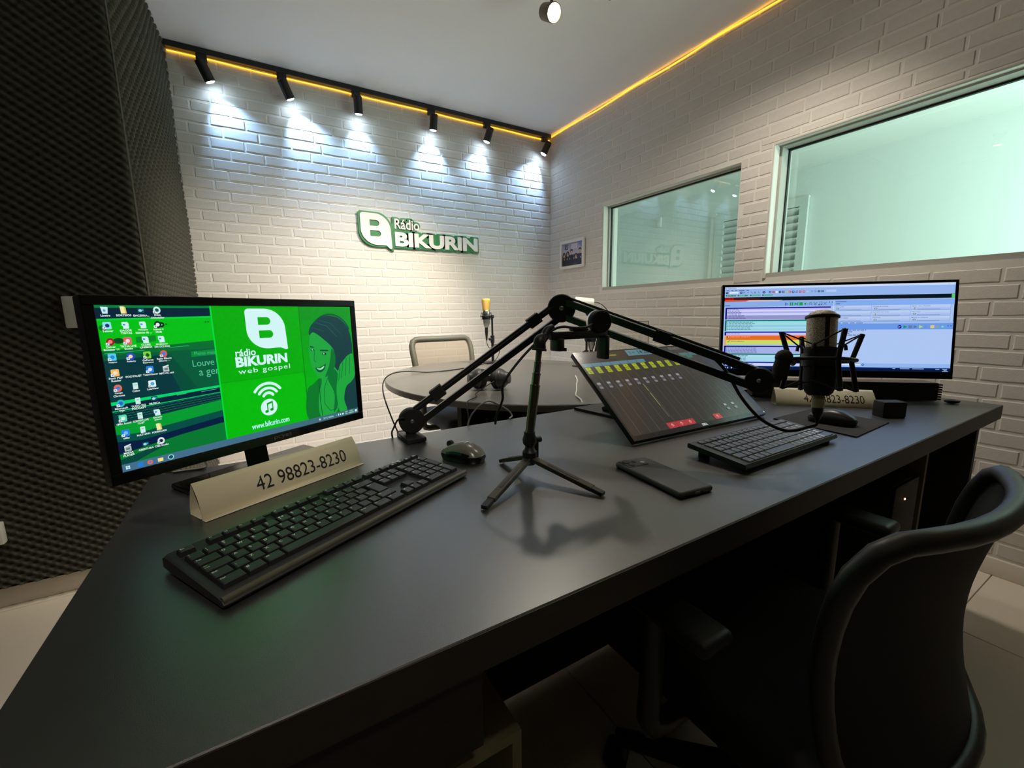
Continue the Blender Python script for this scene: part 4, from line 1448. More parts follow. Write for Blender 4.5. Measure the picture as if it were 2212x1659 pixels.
block(872, 966, (10, 110, 104), (164, 222, 240), [(890, 918, (176, 226, 240))], (80, 130, 150))
block(980, 1030, (10, 10, 130), (206, 214, 252), [], (130, 130, 190))
# buttons at the right
cv.rect(1278, 192, 2560, 262, S(134, 176, 244)); cv.rect(1300, 206, 1420, 216, S(90, 120, 170)); cv.rect(1306, 232, 1350, 242, S(70, 100, 150)); cv.rect(1278, 192, 1284, 1034, S(206, 222, 250))
labs = [['Hora certa', 'Vinheta da camada', 'Gama - tem o Rodolfo'], ['', 'Comunica que vocês', 'Ligo você'], ['CHAMADAS HORARIO', 'WHATS APP', 'Musica no ambiente']]
for j in range(3):
    for i in range(3):
        x0, y0 = 1290 + 414 * i, 262 + 70 * j
        cv.grad(x0, y0, x0 + 406, y0 + 62, S(196, 214, 248), S(160, 188, 240), 4)
        cv.rect(x0, y0 + 60, x0 + 406, y0 + 63, S(100, 130, 190)); cv.rect(x0 + 404, y0, x0 + 407, y0 + 62, S(120, 150, 206))
        if labs[j][i]:
            cv.text(labs[j][i], x0 + 8, y0 + 8, 9.5 * len(labs[j][i]), 12, S(70, 90, 130), 0.01)
        if (i + j) % 3 != 2:
            cv.ell(x0 + 38, y0 + 40, 17, 10, S(80, 140, 120)); cv.ell(x0 + 38, y0 + 40, 8, 5, S(190, 214, 244))
        else:
            cv.rect(x0 + 32, y0 + 30, x0 + 44, y0 + 58, S(150, 160, 130))
        cv.rect(x0 + 64, y0 + 50, x0 + 300, y0 + 56, S(120, 146, 196))
cv.rect(1290, 470, 2560, 488, S(160, 194, 246)); cv.rect(1320, 488, 2560, 562, S(110, 156, 236))
x = 1330
for w_ in (40, 60, 50, 70):
    cv.rect(x, 474, x + w_, 484, S(80, 110, 170)); x += w_ + 20
for x, c, k in ((2008, (16, 16, 150), 'c'), (2069, (20, 150, 96), 't'), (2121, (100, 126, 170), 's'), (2175, (90, 120, 170), 't'), (2232, (190, 220, 90), 't'), (2286, (110, 150, 210), 't'), (2349, (226, 206, 120), 's'), (2401, (130, 160, 200), 's'), (2457, (90, 180, 200), 'c')):
    if k == 'c':
        cv.ell(x, 530, 21, 22, S(*c)); cv.line([(x + 11, 530), (x - 11, 530)], 5, WT); cv.line([(x - 3, 520), (x - 12, 530), (x - 3, 540)], 4, WT)
    elif k == 't':
        cv.poly([(x - 20, 510), (x + 22, 530), (x - 20, 550)], S(*c))
    else:
        cv.rect(x - 20, 512, x + 20, 548, S(*c))
cv.ell(2508, 520, 6, 6, S(40, 80, 150)); cv.ell(2538, 520, 6, 6, S(40, 80, 150))
cv.rect(1290, 562, 2560, 984, S(176, 202, 248))
for y, x0, x1 in ((569, 1324, 1650), (590, 1325, 1510), (610, 1372, 1480), (631, 1372, 1626)):
    x = x0
    while x < x1:
        q = 18 + 22 * abs(math.sin(x * 0.21 + y)); cv.rect(x, y - 5, min(x + q, x1), y + 5, S(90, 110, 160)); x += q + 9
cv.rect(1290, 984, 2560, 1034, S(148, 184, 244)); cv.rect(1300, 994, 1612, 1012, S(220, 232, 252)); cv.ell(1637, 1002, 13, 13, S(30, 70, 170)); cv.ell(1637, 1002, 5, 5, WT)
cv.rect(0, 1034, 2560, 1080, S(8, 32, 92)); cv.rect(0, 1052, 2560, 1080, S(6, 26, 60))
for x, w_ in ((24, 30), (60, 22), (104, 26), (240, 30), (300, 40)):
    cv.ell(x + w_ / 2, 1062, w_ / 3, 10, S(190, 210, 240))
for x0, x1, y in ((1960, 1990, 1046), (2040, 2140, 1046), (2170, 2290, 1046), (2410, 2450, 1048), (2480, 2530, 1048), (2496, 2526, 1062), (2480, 2540, 1074)):
    cv.rect(x0, y - 4, x1, y + 4, S(150, 180, 226))
o = cv.build('screen', M_scr_right, t)
o.matrix_local = L @ Matrix.Translation((0, 0, 0.0006))

# ------------------------------------------------ touch monitor with the mixer
c3 = Vector((0.963, 0.760, 0.853))
F3 = frame(c3, (0.999, -0.033, 0.003), (0.024, 0.789, 0.614))
base3 = Vector((0.985, 0.90, 0.75))
t = thing('touch_monitor', 'reclined black touch monitor showing a dim mixing console', 'monitor', base3)
L = Matrix.Translation(-base3) @ F3
sw, sh = 0.506, 0.296
MB().box(-sw / 2, sw / 2, -sh / 2, sh / 2, -0.014, 0.0, M=L, bev=0.002).box(-0.20, 0.20, -0.085, 0.12, -0.034, -0.012, M=L, bev=0.008).obj('housing', M_blk, t)
m = MB()
for s_ in (-1, 1):
    m.tube([Vector((s_ * 0.10, 0.03, 0.012)), Vector((s_ * 0.10, -0.04, 0.05)), Vector((s_ * 0.10, -0.075, 0.088))], 0, sq=(0.018, 0.006))
m.obj('stand_arm', M_blk, t)
MB().prism([(-0.158, 0.112), (-0.135, -0.06), (-0.10, -0.09), (0.12, -0.09), (0.17, 0.112)], 0.0, 0.008).obj('base', M_dgrey, t)
cv = Canvas(1640, 960, sw, sh)
cv.rect(0, 0, 1640, 960, S(30, 30, 31))
cv.rect(17, 15, 1623, 918, S(54, 51, 48))
cv.rect(40, 62, 62, 88, S(84, 92, 118))
for x in (180, 290, 400):
    cv.arc(x, 28, 14, 3, 20, 250, S(96, 96, 92))
cv.rect(244, 56, 338, 76, S(126, 128, 40)); cv.rect(362, 54, 452, 74, S(126, 128, 40))
cv.rect(588, 14, 888, 90, S(92, 132, 142)); cv.text('14:28', 730, 24, 130, 52, S(30, 60, 66), 0.02); cv.rect(620, 30, 640, 70, S(70, 108, 116)); cv.rect(660, 40, 690, 60, S(70, 108, 116))
cv.text('00:00:0', 1150, 20, 150, 36, S(120, 122, 122))
for i in range(7):
    cv.rect(14 + 103 * i, 142, 112 + 103 * i, 184, S(84, 124, 138))
for i in range(11):
    x = 22 + 104.5 * i
    cv.rect(x, 188, x + 52, 224, S(164, 178, 32)); cv.rect(x, 228, x + 52, 264, S(152, 168, 34))
    cv.rect(x + 18, 200, x + 34, 206, S(90, 100, 30)); cv.rect(x + 18, 242, x + 34, 248, S(90, 100, 30))
for i in range(2):
    cv.rect(1225 + 126 * i, 108, 1345 + 126 * i, 150, S(64, 108, 112))
cv.rect(1300, 152, 1380, 184, S(50, 110, 96))
for i in range(15):
    x = 100 + 103 * i
    cv.rect(x, 290, x + 3, 912, S(92, 90, 84))
    cv.rect(x - 55, 300, x - 53, 830, S(74, 72, 68))
    if i < 10:
        cv.rect(x - 70, 366, x - 34, 388, S(150, 150, 150)); cv.rect(x - 70, 390, x - 34, 410, S(84, 84, 88)); cv.rect(x - 70, 412, x - 34, 434, S(122, 122, 130))
    for k in range(14):
        cv.rect(x - 20, 560 + k * 20, x - 10, 562 + k * 20, S(80, 78, 74))
for k in range(26):
    cv.rect(490, 440 + k * 10.4, 497, 446 + k * 10.4, S(190, 192, 110) if 9 < k < 24 or k < 8 else S(110, 110, 100))
for k in range(10):
    cv.rect(486, 712 + k * 10, 501, 716 + k * 10, S(110, 110, 108))
for x0, x1 in ((408, 512), (514, 614), (616, 716), (966, 1058)):
    cv.rrect(x0, 862, x1, 918, 8, S(176, 58, 62)); cv.arc((x0 + x1) / 2, 890, 11, 4, 0, 359, S(232, 170, 170)); cv.rect((x0 + x1) / 2 - 3, 876, (x0 + x1) / 2 + 3, 890, S(240, 190, 190))
for x in (1200, 1306):
    cv.rect(x, 778, x + 34, 800, S(150, 152, 152)); cv.rect(x + 4, 820, x + 38, 846, S(120, 122, 128))
cv.rect(1520, 560, 1530, 566, S(150, 150, 150))
cv.text('DELL', 766, 930, 62, 22, S(226, 228, 230), 0.03)
cv.ell(1612, 940, 6, 7, S(250, 250, 250))
o = cv.build('screen', M_scr_touch, t)
o.matrix_local = L @ Matrix.Translation((0, 0, 0.0004))

# ================================================================== sound bar, adapter
t = thing('sound_bar', 'long low black sound bar with ridged end under the wide monitor', 'speaker', (1.695, 0.657, 0.75), math.radians(-43.1))
MB().box(-0.28, 0.265, -0.034, 0.03, 0.003, 0.060, bev=0.003).obj('housing', M_blk_matte, t)
MB().box(-0.278, 0.262, -0.0335, 0.029, 0.0600, 0.0612).obj('top_plate', M_blk_gloss, t)
MB().ball((0.292, -0.054, 0.0072), (0.021, 0.014, 0.007), 16).obj('side_foot', M_blk, t, 60)
m = MB()
for i in range(7):
    m.box(0.265, 0.276, -0.032, 0.028, 0.006 + i * 0.0078, 0.0105 + i * 0.0078)
m.obj('ridged_end', M_blk, t, 0)
o = MB().box(-0.031, 0.031, -0.02, 0.02, 0, 0.044, bev=0.003).obj('adapter_box', mat('adapter_black', S(12, 12, 13), 0.7))
o.location = (1.508, 0.459, 0.75)
o.rotation_euler = (0, 0, math.radians(-34))
tag(o, 'small black adapter box at the end of the paper sign under the wide monitor', 'adapter')

# ================================================================== paper phone-number signs
def paper_sign(label, a, b, ta, tb, lip):
    """a, b: ends of the front foot; ta, tb: ends of the ridge (world)"""
    a, b, ta, tb = map(Vector, (a, b, ta, tb))
    c = (a + b) / 2
    u = (b - a).normalized()
    w = (b - a).length
    n = Vector((0, 0, 1)).cross(u)          # away from the reader
    t = thing('paper_sign', label, 'sign', c, 0, 'folded paper signs')
    rise = ta - a
    lean = rise.dot(n)
    h = rise.z
    prof = [Vector((0, 0))]
    for i in range(1, 9):
        s = i / 8
        prof.append(Vector((lean * s - 0.007 * math.sin(math.pi * s) , h * s)))
    back = []
    for i in range(1, 9):
        s = i / 8
        back.append(Vector((lean + 0.016 * math.sin(s * 1.5), h * (1 - s) + 0.0006)))
    pts = [Vector((-lip, 0.0006))] + prof + back + [Vector((0.004, 0.0012))]
    th = 0.0005
    m = MB()
    vs, fs = [], []
    for s in (-w / 2, w / 2):
        for p in pts:
            q = u * s + n * p.x + Vector((0, 0, p.y))
            vs.append(q)
    k = len(pts)
    fs = [(i, i + 1, k + i + 1, k + i) for i in range(k - 1)]
    m.add(vs, fs)
    o = m.obj('folded_sheet', M_paper, t, 40)
    md = o.modifiers.new('thick', 'SOLIDIFY')
    md.thickness = th
    # number
    H = math.hypot(h, lean)
    F = frame((0, 0, 0), u, (n * lean + Vector((0, 0, h))).normalized())
    vs, fs = text_fit('42 98823-8230', -0.21 * w, H * 0.28, 0.60 * w, H * 0.42, 0.0)
    vs3 = []
    for x, y in vs:
        s = y / H
        p = u * x + n * (lean * s - 0.007 * math.sin(math.pi * s)) + Vector((0, 0, h * s))
        vs3.append(p - n * 0.0009)
    MB().add(vs3, fs).obj('printed_number', M_ink, t, 0)
    return t


paper_sign('folded paper sign with a phone number below the green-screen monitor', (-0.096, 0.747, 0.75), (0.158, 0.878, 0.75), (-0.107, 0.766, 0.803), (0.148, 0.892, 0.803), 0.012)
paper_sign('folded paper sign with a phone number under the wide monitor', (1.395, 0.704, 0.75), (1.586, 0.512, 0.75), (1.425, 0.725, 0.802), (1.616, 0.533, 0.802), 0.0)

# ================================================================== keyboards
def key_mesh(w, d, h, inset=0.0017):
    m = MB()
    x, y = w / 2, d / 2
    a, b = x - inset, y - inset
    k = 0.0006
    vs = [(-x, -y, 0), (x, -y, 0), (x, y, 0), (-x, y, 0),
          (-a - k, -b - k, h - k), (a + k, -b - k, h - k), (a + k, b + k, h - k), (-a - k, b + k, h - k),
          (-a + k, -b + k, h), (a - k, -b + k, h), (a - k, b - k, h), (-a + k, b - k, h)]
    fs = [(8, 9, 10, 11)]
    for i in range(4):
        j = (i + 1) % 4
        fs += [(i, j, 4 + j, 4 + i), (4 + i, 4 + j, 8 + j, 8 + i)]
    m.add(vs, fs)
    return m.mesh('key', 25)


class Keys:
    def __init__(self, parent, M, material, h):
        self.parent, self.M, self.material, self.h = parent, M, material, h
        self.cache, self.leg = {}, MB()

    def key(self, x0, x1, y0, y1, legend=None, gap=0.0011, size=0.0040):
        w, d_ = x1 - x0 - gap, y1 - y0 - gap
        kk = (round(w, 4), round(d_, 4))
        if kk not in self.cache:
            self.cache[kk] = key_mesh(w, d_, self.h)
        o = obj('key', self.cache[kk], self.material, self.parent)
        o.matrix_local = self.M @ Matrix.Translation(((x0 + x1) / 2, (y0 + y1) / 2, 0))
        if legend:
            lines = legend.split('|')
            for k, s in enumerate(lines):
                if not s.strip():
                    continue
                vs, fs, (a0, a1, b0, b1) = text_geo(s, 0.015)
                hh = size * (0.62 if len(s) > 1 else 1.0) * (0.72 if len(lines) > 1 else 1)
                asp = (a1 - a0) / max(b1 - b0, 1e-6)
                ww = min(hh * asp, (x1 - x0) * 0.72)
                if s in '-_=+\'",.;:^`~':
                    hh *= 0.4
                    ww = hh * asp
                V, Fc = text_fit(s, x0 + 0.0034, y1 - 0.0036 - hh - k * size * 0.95, ww, hh, 0.015)
                self.leg.add([(p[0], p[1], self.h + 0.00012) for p in V], Fc, self.M)

    def done(self):
        self.leg.obj('key_lettering', M_legend, self.parent, 0)


# big keyboard -----------------------------------------------------------
KW, KD = 0.418, 0.138
ang = math.atan2(0.198, 0.366)
t = thing('keyboard', 'full-size black keyboard with number pad below the paper sign', 'keyboard', (0.0945, 0.6535, 0.75), ang)
m = MB()
zf, zb = 0.010, 0.0225
prof = [(-KD / 2, 0.002), (-KD / 2 - 0.003, 0.006), (-KD / 2, zf), (-KD / 2 + 0.012, zf + 0.0022), (KD / 2 - 0.006, zb), (KD / 2, zb - 0.004), (KD / 2, 0.006), (KD / 2 - 0.02, 0.004)]
n = len(prof)
vs = []
for x in (-KW / 2, -KW / 2 + 0.004, KW / 2 - 0.004, KW / 2):
    s = 1.0 if abs(x) < KW / 2 - 0.001 else 0.985
    for (y, z) in prof:
        vs.append((x, y * s, z if abs(x) < KW / 2 - 0.001 else z * 0.86 + 0.001))
fs = []
for a in range(3):
    for i in range(n):
        j = (i + 1) % n
        fs.append((a * n + i, (a + 1) * n + i, (a + 1) * n + j, a * n + j))
fs += [tuple(range(n)), tuple(range(4 * n - 1, 3 * n - 1, -1))]
m.add(vs, fs)
M_kb = mat('keyboard_shell', S(46, 47, 47), 0.42, noise=0.06, nscale=200)
M_kb_trim = mat('keyboard_front_lip', S(78, 76, 62), 0.42)
M_key = mat('key_cap', S(38, 39, 40), 0.42, noise=0.05, nscale=300, bump=0.1, bscale=2000)
m.obj('shell', M_kb, t, 40)
MB().tube([(-KW / 2 + 0.001, -KD / 2 + 0.003, zf - 0.0012), (KW / 2 - 0.001, -KD / 2 + 0.003, zf - 0.0012)], 0.0046, 10).obj('front_lip', M_kb_trim, t, 60)
sl = math.atan2(zb - zf - 0.0022, KD - 0.018)
Mk = Matrix.Translation((0, -KD / 2 + 0.012, zf + 0.0022)) @ Matrix.Rotation(sl, 4, 'X')
K = Keys(t, Mk, M_key, 0.0062)
p = 0.01785
pd = 0.0178
X0 = -KW / 2 + 0.0085
Y0 = 0.0028


def row(yk, seq, x=0.0, d_=1.0):
    for w_, leg in seq:
        if leg is not None:
            K.key(X0 + x * p, X0 + (x + w_) * p, Y0 + yk * pd, Y0 + (yk + d_) * pd, leg)
        x += w_


row(0, [(1.5, 'Ctrl'), (1.25, '#'), (1.25, 'Alt'), (6.5, ' '), (1.5, 'Alt Gr'), (1.5, 'Fn'), (1.5, 'Ctrl')])
row(1, [(1.25, 'Shift'), (1, '|\\')] + [(1, c) for c in 'ZXCVBNM'] + [(1, '<|,'), (1, '>|.'), (1, ':|;'), (1, '?|/'), (1.75, 'Shift')])
row(2, [(1.75, 'Caps|Lock')] + [(1, c) for c in 'ASDFGHJKLÇ'] + [(1, '^|~'), (1, '}|]')])
row(3, [(1.5, 'Tab')] + [(1, c) for c in 'QWERTYUIOP'] + [(1, '`'), (1, '{|[')])
K.key(X0 + 13.75 * p, X0 + 15 * p, Y0 + 2 * pd, Y0 + 4 * pd, 'Enter')
row(4, [(1, '"|\''), (1, '!|1'), (1, '@|2'), (1, '#|3'), (1, '$|4'), (1, '%|5'), (1, '¨|6'), (1, '&|7'), (1, '*|8'), (1, '(|9'), (1, ')|0'), (1, '_|-'), (1, '+|='), (2, 'Backspace')])
yf_ = 5.42
row(yf_, [(1, 'Esc'), (0.75, None), (1, 'F1'), (1, 'F2'), (1, 'F3'), (1, 'F4'), (0.6, None), (1, 'F5'), (1, 'F6'), (1, 'F7'), (1, 'F8'), (0.6, None), (1, 'F9'), (1, 'F10'), (1, 'F11'), (1, 'F12')], 0, 0.72)
row(yf_, [(1, 'Prt'), (1, 'Scr'), (1, 'Pause')], 15.25, 0.72)
row(4, [(1, 'Ins'), (1, 'Home'), (1, 'PgUp')], 15.25)
row(3, [(1, 'Del'), (1, 'End'), (1, 'PgDn')], 15.25)
row(1, [(1, '^')], 16.25)
row(0, [(1, '<'), (1, 'v'), (1, '>')], 15.25)
row(4, [(1, 'Num'), (1, '/'), (1, '*'), (1, '-')], 18.5)
row(3, [(1, '7'), (1, '8'), (1, '9')], 18.5)
row(2, [(1, '4'), (1, '5'), (1, '6')], 18.5)
row(1, [(1, '1'), (1, '2'), (1, '3')], 18.5)
row(0, [(2, '0'), (1, '.')], 18.5)
K.key(X0 + 21.5 * p, X0 + 22.5 * p, Y0 + 2 * pd, Y0 + 4 * pd, '+')
K.key(X0 + 21.5 * p, X0 + 22.5 * p, Y0, Y0 + 2 * pd, 'Enter')
row(yf_, [(1, 'x'), (1, 'o'), (1, 'u'), (1, 'm')], 18.5, 0.5)
K.done()
# media strip and maker's print
ms = MB()
for i in range(8):
    ms.box(X0 + (1.9 + 1.35 * i) * p, X0 + (1.9 + 1.35 * i + 1.28) * p, 0.1135, 0.1165, 0.0, 0.0016, M=Mk)
ms.obj('media_strip', M_key, t, 0)
mk = MB()
vs, fs = text_fit('logi', X0 + 19.6 * p, 0.114, 0.017, 0.006, 0.02)
mk.add([(x, y, 0.0006) for x, y in vs], fs, Mk)
vs, fs = text_fit('K270', X0 + 16.6 * p, 0.1135, 0.014, 0.0036, 0.01)
mk.add([(x, y, 0.0009) for x, y in vs], fs, Mk)
mk.obj('brand_print', M_legend, t, 0)
MB().box(X0 + 16.0 * p, X0 + 17.6 * p, 0.1125, 0.1185, 0.0, 0.0007, M=Mk).obj('model_badge', M_blk, t)
m = MB()
for a in (-0.17, 0.17):
    m.box(a - 0.012, a + 0.012, -0.058, -0.048, 0.0, 0.004).box(a - 0.012, a + 0.012, 0.045, 0.058, 0.0, 0.006)
m.obj('rubber_foot', M_blk_matte, t)

# compact keyboard ---------------------------------------------------------
KW2, KD2 = 0.366, 0.124
t = thing('compact_keyboard', 'small black flat-key keyboard in front of the touch monitor', 'keyboard', (0.936, 0.488, 0.75), math.radians(0.5))
m = MB()
prof = [(-KD2 / 2, 0.007), (-KD2 / 2 - 0.002, 0.011), (-KD2 / 2 + 0.001, 0.0165), (KD2 / 2 - 0.002, 0.0275), (KD2 / 2, 0.0255), (KD2 / 2, 0.0175)]
n = len(prof)
vs = [(x, y, z) for x in (-KW2 / 2, KW2 / 2) for (y, z) in prof]
fs = [(i, n + i, n + (i + 1) % n, (i + 1) % n) for i in range(n)] + [tuple(range(n)), tuple(range(2 * n - 1, n - 1, -1))]
m.add(vs, fs)
m.obj('shell', M_kb, t, 30)
sl = math.atan2(0.011, KD2 - 0.003)
Mk = Matrix.Translation((0, -KD2 / 2 + 0.001, 0.0165)) @ Matrix.Rotation(sl, 4, 'X')
K = Keys(t, Mk, mat('flat_key_cap', S(84, 86, 88), 0.3), 0.0026)
M_legend2 = M_legend
p, pd = 0.01985, 0.0196
X0, Y0 = -KW2 / 2 + 0.018, 0.0015
row(0, [(1, 'Fn'), (1, 'Ctl'), (1, '#'), (1, 'Alt'), (5, ' '), (1, 'Gr'), (1, 'Alt'), (1, 'Ctl'), (1, '<'), (1, 'v'), (1, '>'), (2, '0')])
row(1, [(1.5, 'Sft'), (1, '\\')] + [(1, c) for c in 'ZXCVBNM'] + [(1, ','), (1, '.'), (1, ';'), (1.5, 'Shift'), (1, '^'), (1, '1'), (1, '2')])
row(2, [(1.25, 'Caps')] + [(1, c) for c in 'ASDFGHJKLÇ'] + [(1, '~'), (2, 'Enter'), (0.75, 'Pg'), (1, '4'), (1, '5')])
row(3, [(1.0, 'Tab')] + [(1, c) for c in 'QWERTYUIOP'] + [(1, '`'), (1, '['), (1, ']'), (1, 'Hm'), (1, '7'), (1, '8')])
row(4, [(1, '\''), (1, '1'), (1, '2'), (1, '3'), (1, '4'), (1, '5'), (1, '6'), (1, '7'), (1, '8'), (1, '9'), (1, '0'), (1, '-'), (1, '='), (1.5, 'Bs'), (1.5, 'Del'), (1, '/')])
row(5.12, [(1, 'Esc')] + [(1, 'F%d' % i) for i in range(1, 13)] + [(1, 'Pr'), (1, 'Sc'), (1, 'Ps'), (1, 'Nm')], 0, 0.72)
K.done()
m = MB()
for a in (-0.15, 0.15):
    m.box(a - 0.015, a + 0.015, -0.056, -0.046, 0.0, 0.009).box(a - 0.012, a + 0.012, 0.038, 0.05, 0.0, 0.0185)
m.obj('foot', M_blk_matte, t)

# ================================================================== mice, pad, phone
def mouse_shell(l, w, h, prof_front=0.55, rings=10, seg=40, z0=0.0, skirt=0.0):
    """dome with a superellipse plan; local +y is the front"""
    m = MB()
    vs, fs = [], []
    for a in range(rings + 1):
        r = 1 - a / rings
        for i in range(seg):
            t = 2 * math.pi * i / seg
            ct, st = math.cos(t), math.sin(t)
            e = 0.75
            x = math.copysign(abs(ct) ** e, ct) * w / 2 * r
            y = math.copysign(abs(st) ** e, st) * l / 2 * r
            waist = 1 - 0.10 * math.exp(-((y / l - 0.05) / 0.18) ** 2)
            yy = y / (l / 2)
            H = h * (1 - 0.38 * max(0, yy) ** 1.6 - 0.24 * max(0, -yy) ** 2.2)
            z = z0 + (H - z0) * (1 - r ** 2.6) ** 0.62
            vs.append((x * waist, y, z))
    for a in range(rings):
        for i in range(seg):
            j = (i + 1) % seg
            fs.append((a * seg + i, a * seg + j, (a + 1) * seg + j, (a + 1) * seg + i))
    m.add(vs, fs)
    if skirt:
        n0 = len(m.v)
        base = []
        for i in range(seg):
            x, y, z = vs[i]
            base.append((x * 0.9, y * 0.94, z0 - skirt))
        m.add(base, [tuple(range(seg - 1, -1, -1))])
        m.f += [[n0 + i, n0 + (i + 1) % seg, (i + 1) % seg, i] for i in range(seg)]
    return m


t = thing('computer_mouse', 'glossy grey cordless mouse beside the full-size keyboard', 'mouse', (0.346, 0.784, 0.75), math.atan2(0.85, -0.5) - math.pi / 2)
M_mouse = mat('mouse_grey', S(98, 97, 88), 0.25)
mouse_shell(0.100, 0.060, 0.036, z0=0.010, skirt=0.009).obj('body', M_blk_gloss, t, 60)
m = mouse_shell(0.099, 0.056, 0.0375, z0=0.015)
m.obj('top_shell', M_mouse, t, 60)
MB().cyl((-0.0035, 0.032, 0.029), (0.0035, 0.032, 0.029), 0.0075, n=18).obj('scroll_wheel', M_blk_matte, t)
vs, fs = text_fit('logi', -0.007, -0.012, 0.014, 0.006, 0.02)
MB().add([(x, y, 0.0384) for x, y in vs], fs).obj('brand_print', M_legend, t, 0)

o = MB().prism([(-0.105, -0.10), (0.12, -0.088), (0.13, 0.10), (-0.085, 0.10)], 0, 0.003).obj('mouse_pad', mat('mouse_pad_cloth', S(48, 46, 44), 0.9, noise=0.1, nscale=300))
o.location = (1.295, 0.515, 0.7501)
tag(o, 'thin dark mouse pad in front of the wide monitor', 'mouse pad')
t = thing('computer_mouse', 'matte black mouse lying on the mouse pad', 'mouse', (1.283, 0.505, 0.7532), math.radians(12))
mouse_shell(0.108, 0.064, 0.036, z0=0.010, skirt=0.009).obj('body', M_blk_matte, t, 60)
m = mouse_shell(0.104, 0.056, 0.0372, z0=0.018).obj('top_shell', mat('mouse_black_satin', S(34, 34, 34), 0.35), t, 60)
MB().cyl((-0.0035, 0.034, 0.029), (0.0035, 0.034, 0.029), 0.0075, n=18).obj('scroll_wheel', M_blk, t)

t = thing('mobile_phone', 'dark grey mobile phone lying face down on the desk', 'phone', (0.606, 0.494, 0.75), math.radians(-6))
M_phone = mat('phone_case', S(88, 88, 91), 0.5, noise=0.05, nscale=400)
MB().box(-0.0375, 0.0375, -0.083, 0.083, 0.0, 0.011, bev=0.0048, seg=4).obj('case', M_phone, t, 60)
ci = MB().box(-0.033, 0.012, 0.044, 0.078, 0.0108, 0.0122, bev=0.0006, seg=1).obj('camera_island', M_phone, t)
for (x, y, r_) in ((-0.024, 0.068, 0.0068), (-0.007, 0.064, 0.0042), (-0.021, 0.053, 0.0062)):
    MB().lathe([(0, 0.0), (r_, 0.0), (r_, 0.0012), (r_ * 0.8, 0.0013), (0, 0.0009)], 20, p0=(x, y, 0.012), axis=(0, 0, 1)).obj('camera_lens', M_blk_gloss, ci)
MB().lathe([(0, 0.0), (0.0048, 0.0), (0.0048, 0.0006), (0, 0.0007)], 18, p0=(0.0055, 0.054, 0.0121), axis=(0, 0, 1)).obj('flash', M_white_pl, ci)
m = MB()
m.box(-0.006, 0.006, -0.0836, -0.082, 0.0035, 0.0072).box(0.014, 0.024, -0.0834, -0.082, 0.004, 0.0065)
m.obj('charging_port', mat('port_metal', S(150, 150, 150), 0.4, metal=0.8), t)

# ================================================================== boom arm with the studio microphone
B = Vector((0.307, 1.000, 0.793))
EL = Vector((0.656, 0.857, 1.060))
EN = Vector((0.819, 0.448, 0.917))
bm_ = thing('boom_arm', 'black two-section boom arm clamped to the rear edge of the desk', 'microphone arm', (B.x, 1.0, 0.75))
inv = Matrix.Translation((-B.x, -1.0, -0.75))


def perp(d):
    d = d.normalized()
    up = Vector((0, 0, 1))
    return (up - d * up.dot(d)).normalized()


def facing(P):
    """horizontal-ish direction towards the camera side"""
    return (CAMPOS - P).normalized()


def bar(a, b, w, name, parent):
    return MB().tube([a, b], 0, sq=(w, w), M=inv).obj(name, M_blk_metal, parent, 0)


dl, du = (EL - B), (EN - EL)
pl_, pu_ = perp(dl), perp(du)
nl = dl.cross(Vector((0, 0, 1))).normalized()
nu_ = du.cross(Vector((0, 0, 1))).normalized()
for s, o_ in ((1, 0.0), (-1, 0.0)):
    bar(B + pl_ * 0.0165 * s, EL + pl_ * 0.0165 * s, 0.0075, 'lower_bar', bm_)
    bar(EL + pu_ * 0.0175 * s + du.normalized() * 0.01, EN + pu_ * 0.0145 * s, 0.0075, 'upper_bar', bm_)
# springs along the upper side
MB().tube([B + pl_ * 0.0165 + nl * 0.006, EL + pl_ * 0.0165 + nl * 0.006], 0.0035, 6, M=inv).obj('spring', M_blk_metal, bm_)
MB().tube([EL + pu_ * 0.030, EL + pu_ * 0.026 + du * 0.9], 0.0030, 6, M=inv).obj('cable_run', M_cable, bm_)


def disc(P, ax, r, th, name, screw=True):
    ax = ax.normalized()
    o = MB().lathe([(0, -th), (r * 0.93, -th), (r, -th * 0.8), (r, th * 0.8), (r * 0.93, th), (r * 0.25, th * 1.02), (0, th * 1.02)], 36, p0=P, axis=ax, M=inv).obj(name, M_blk_matte, bm_, 40)
    if screw:
        MB().lathe([(0, 0), (r * 0.16, 0), (r * 0.16, 0.002), (r * 0.08, 0.0032), (0, 0.0034)], 14, p0=P + ax * th * 1.01, axis=ax, M=inv).obj('screw', M_silver, o)
    return o


axB = (facing(B) * 1.0 + Vector((0, -1, 0)) * 0.6).normalized()
axE = (facing(EL) + nl * -0.0).normalized()
disc(B, Vector((axB.x, axB.y, 0)), 0.031, 0.013, 'base_joint')
disc(EL, Vector((axE.x, axE.y, 0)), 0.0345, 0.015, 'elbow_joint')
disc(EN, Vector((-0.93, -0.37, 0)) * 0.6 + facing(EN) * 0.4, 0.0245, 0.012, 'end_joint')
# cable ties on the bars
for P, dd, sz in ((EL - dl * 0.16 + pl_ * 0.0165, dl, 0.0125), (EL - dl * 0.80 + pl_ * 0.0165, dl, 0.014), (EL + du * 0.565 + pu_ * 0.0165, du, 0.0125)):
    dn = dd.normalized()
    MB().tube([P - dn * 0.016, P + dn * 0.016], 0, sq=(sz, sz), M=inv).obj('cable_tie', M_blk_matte, bm_, 0)
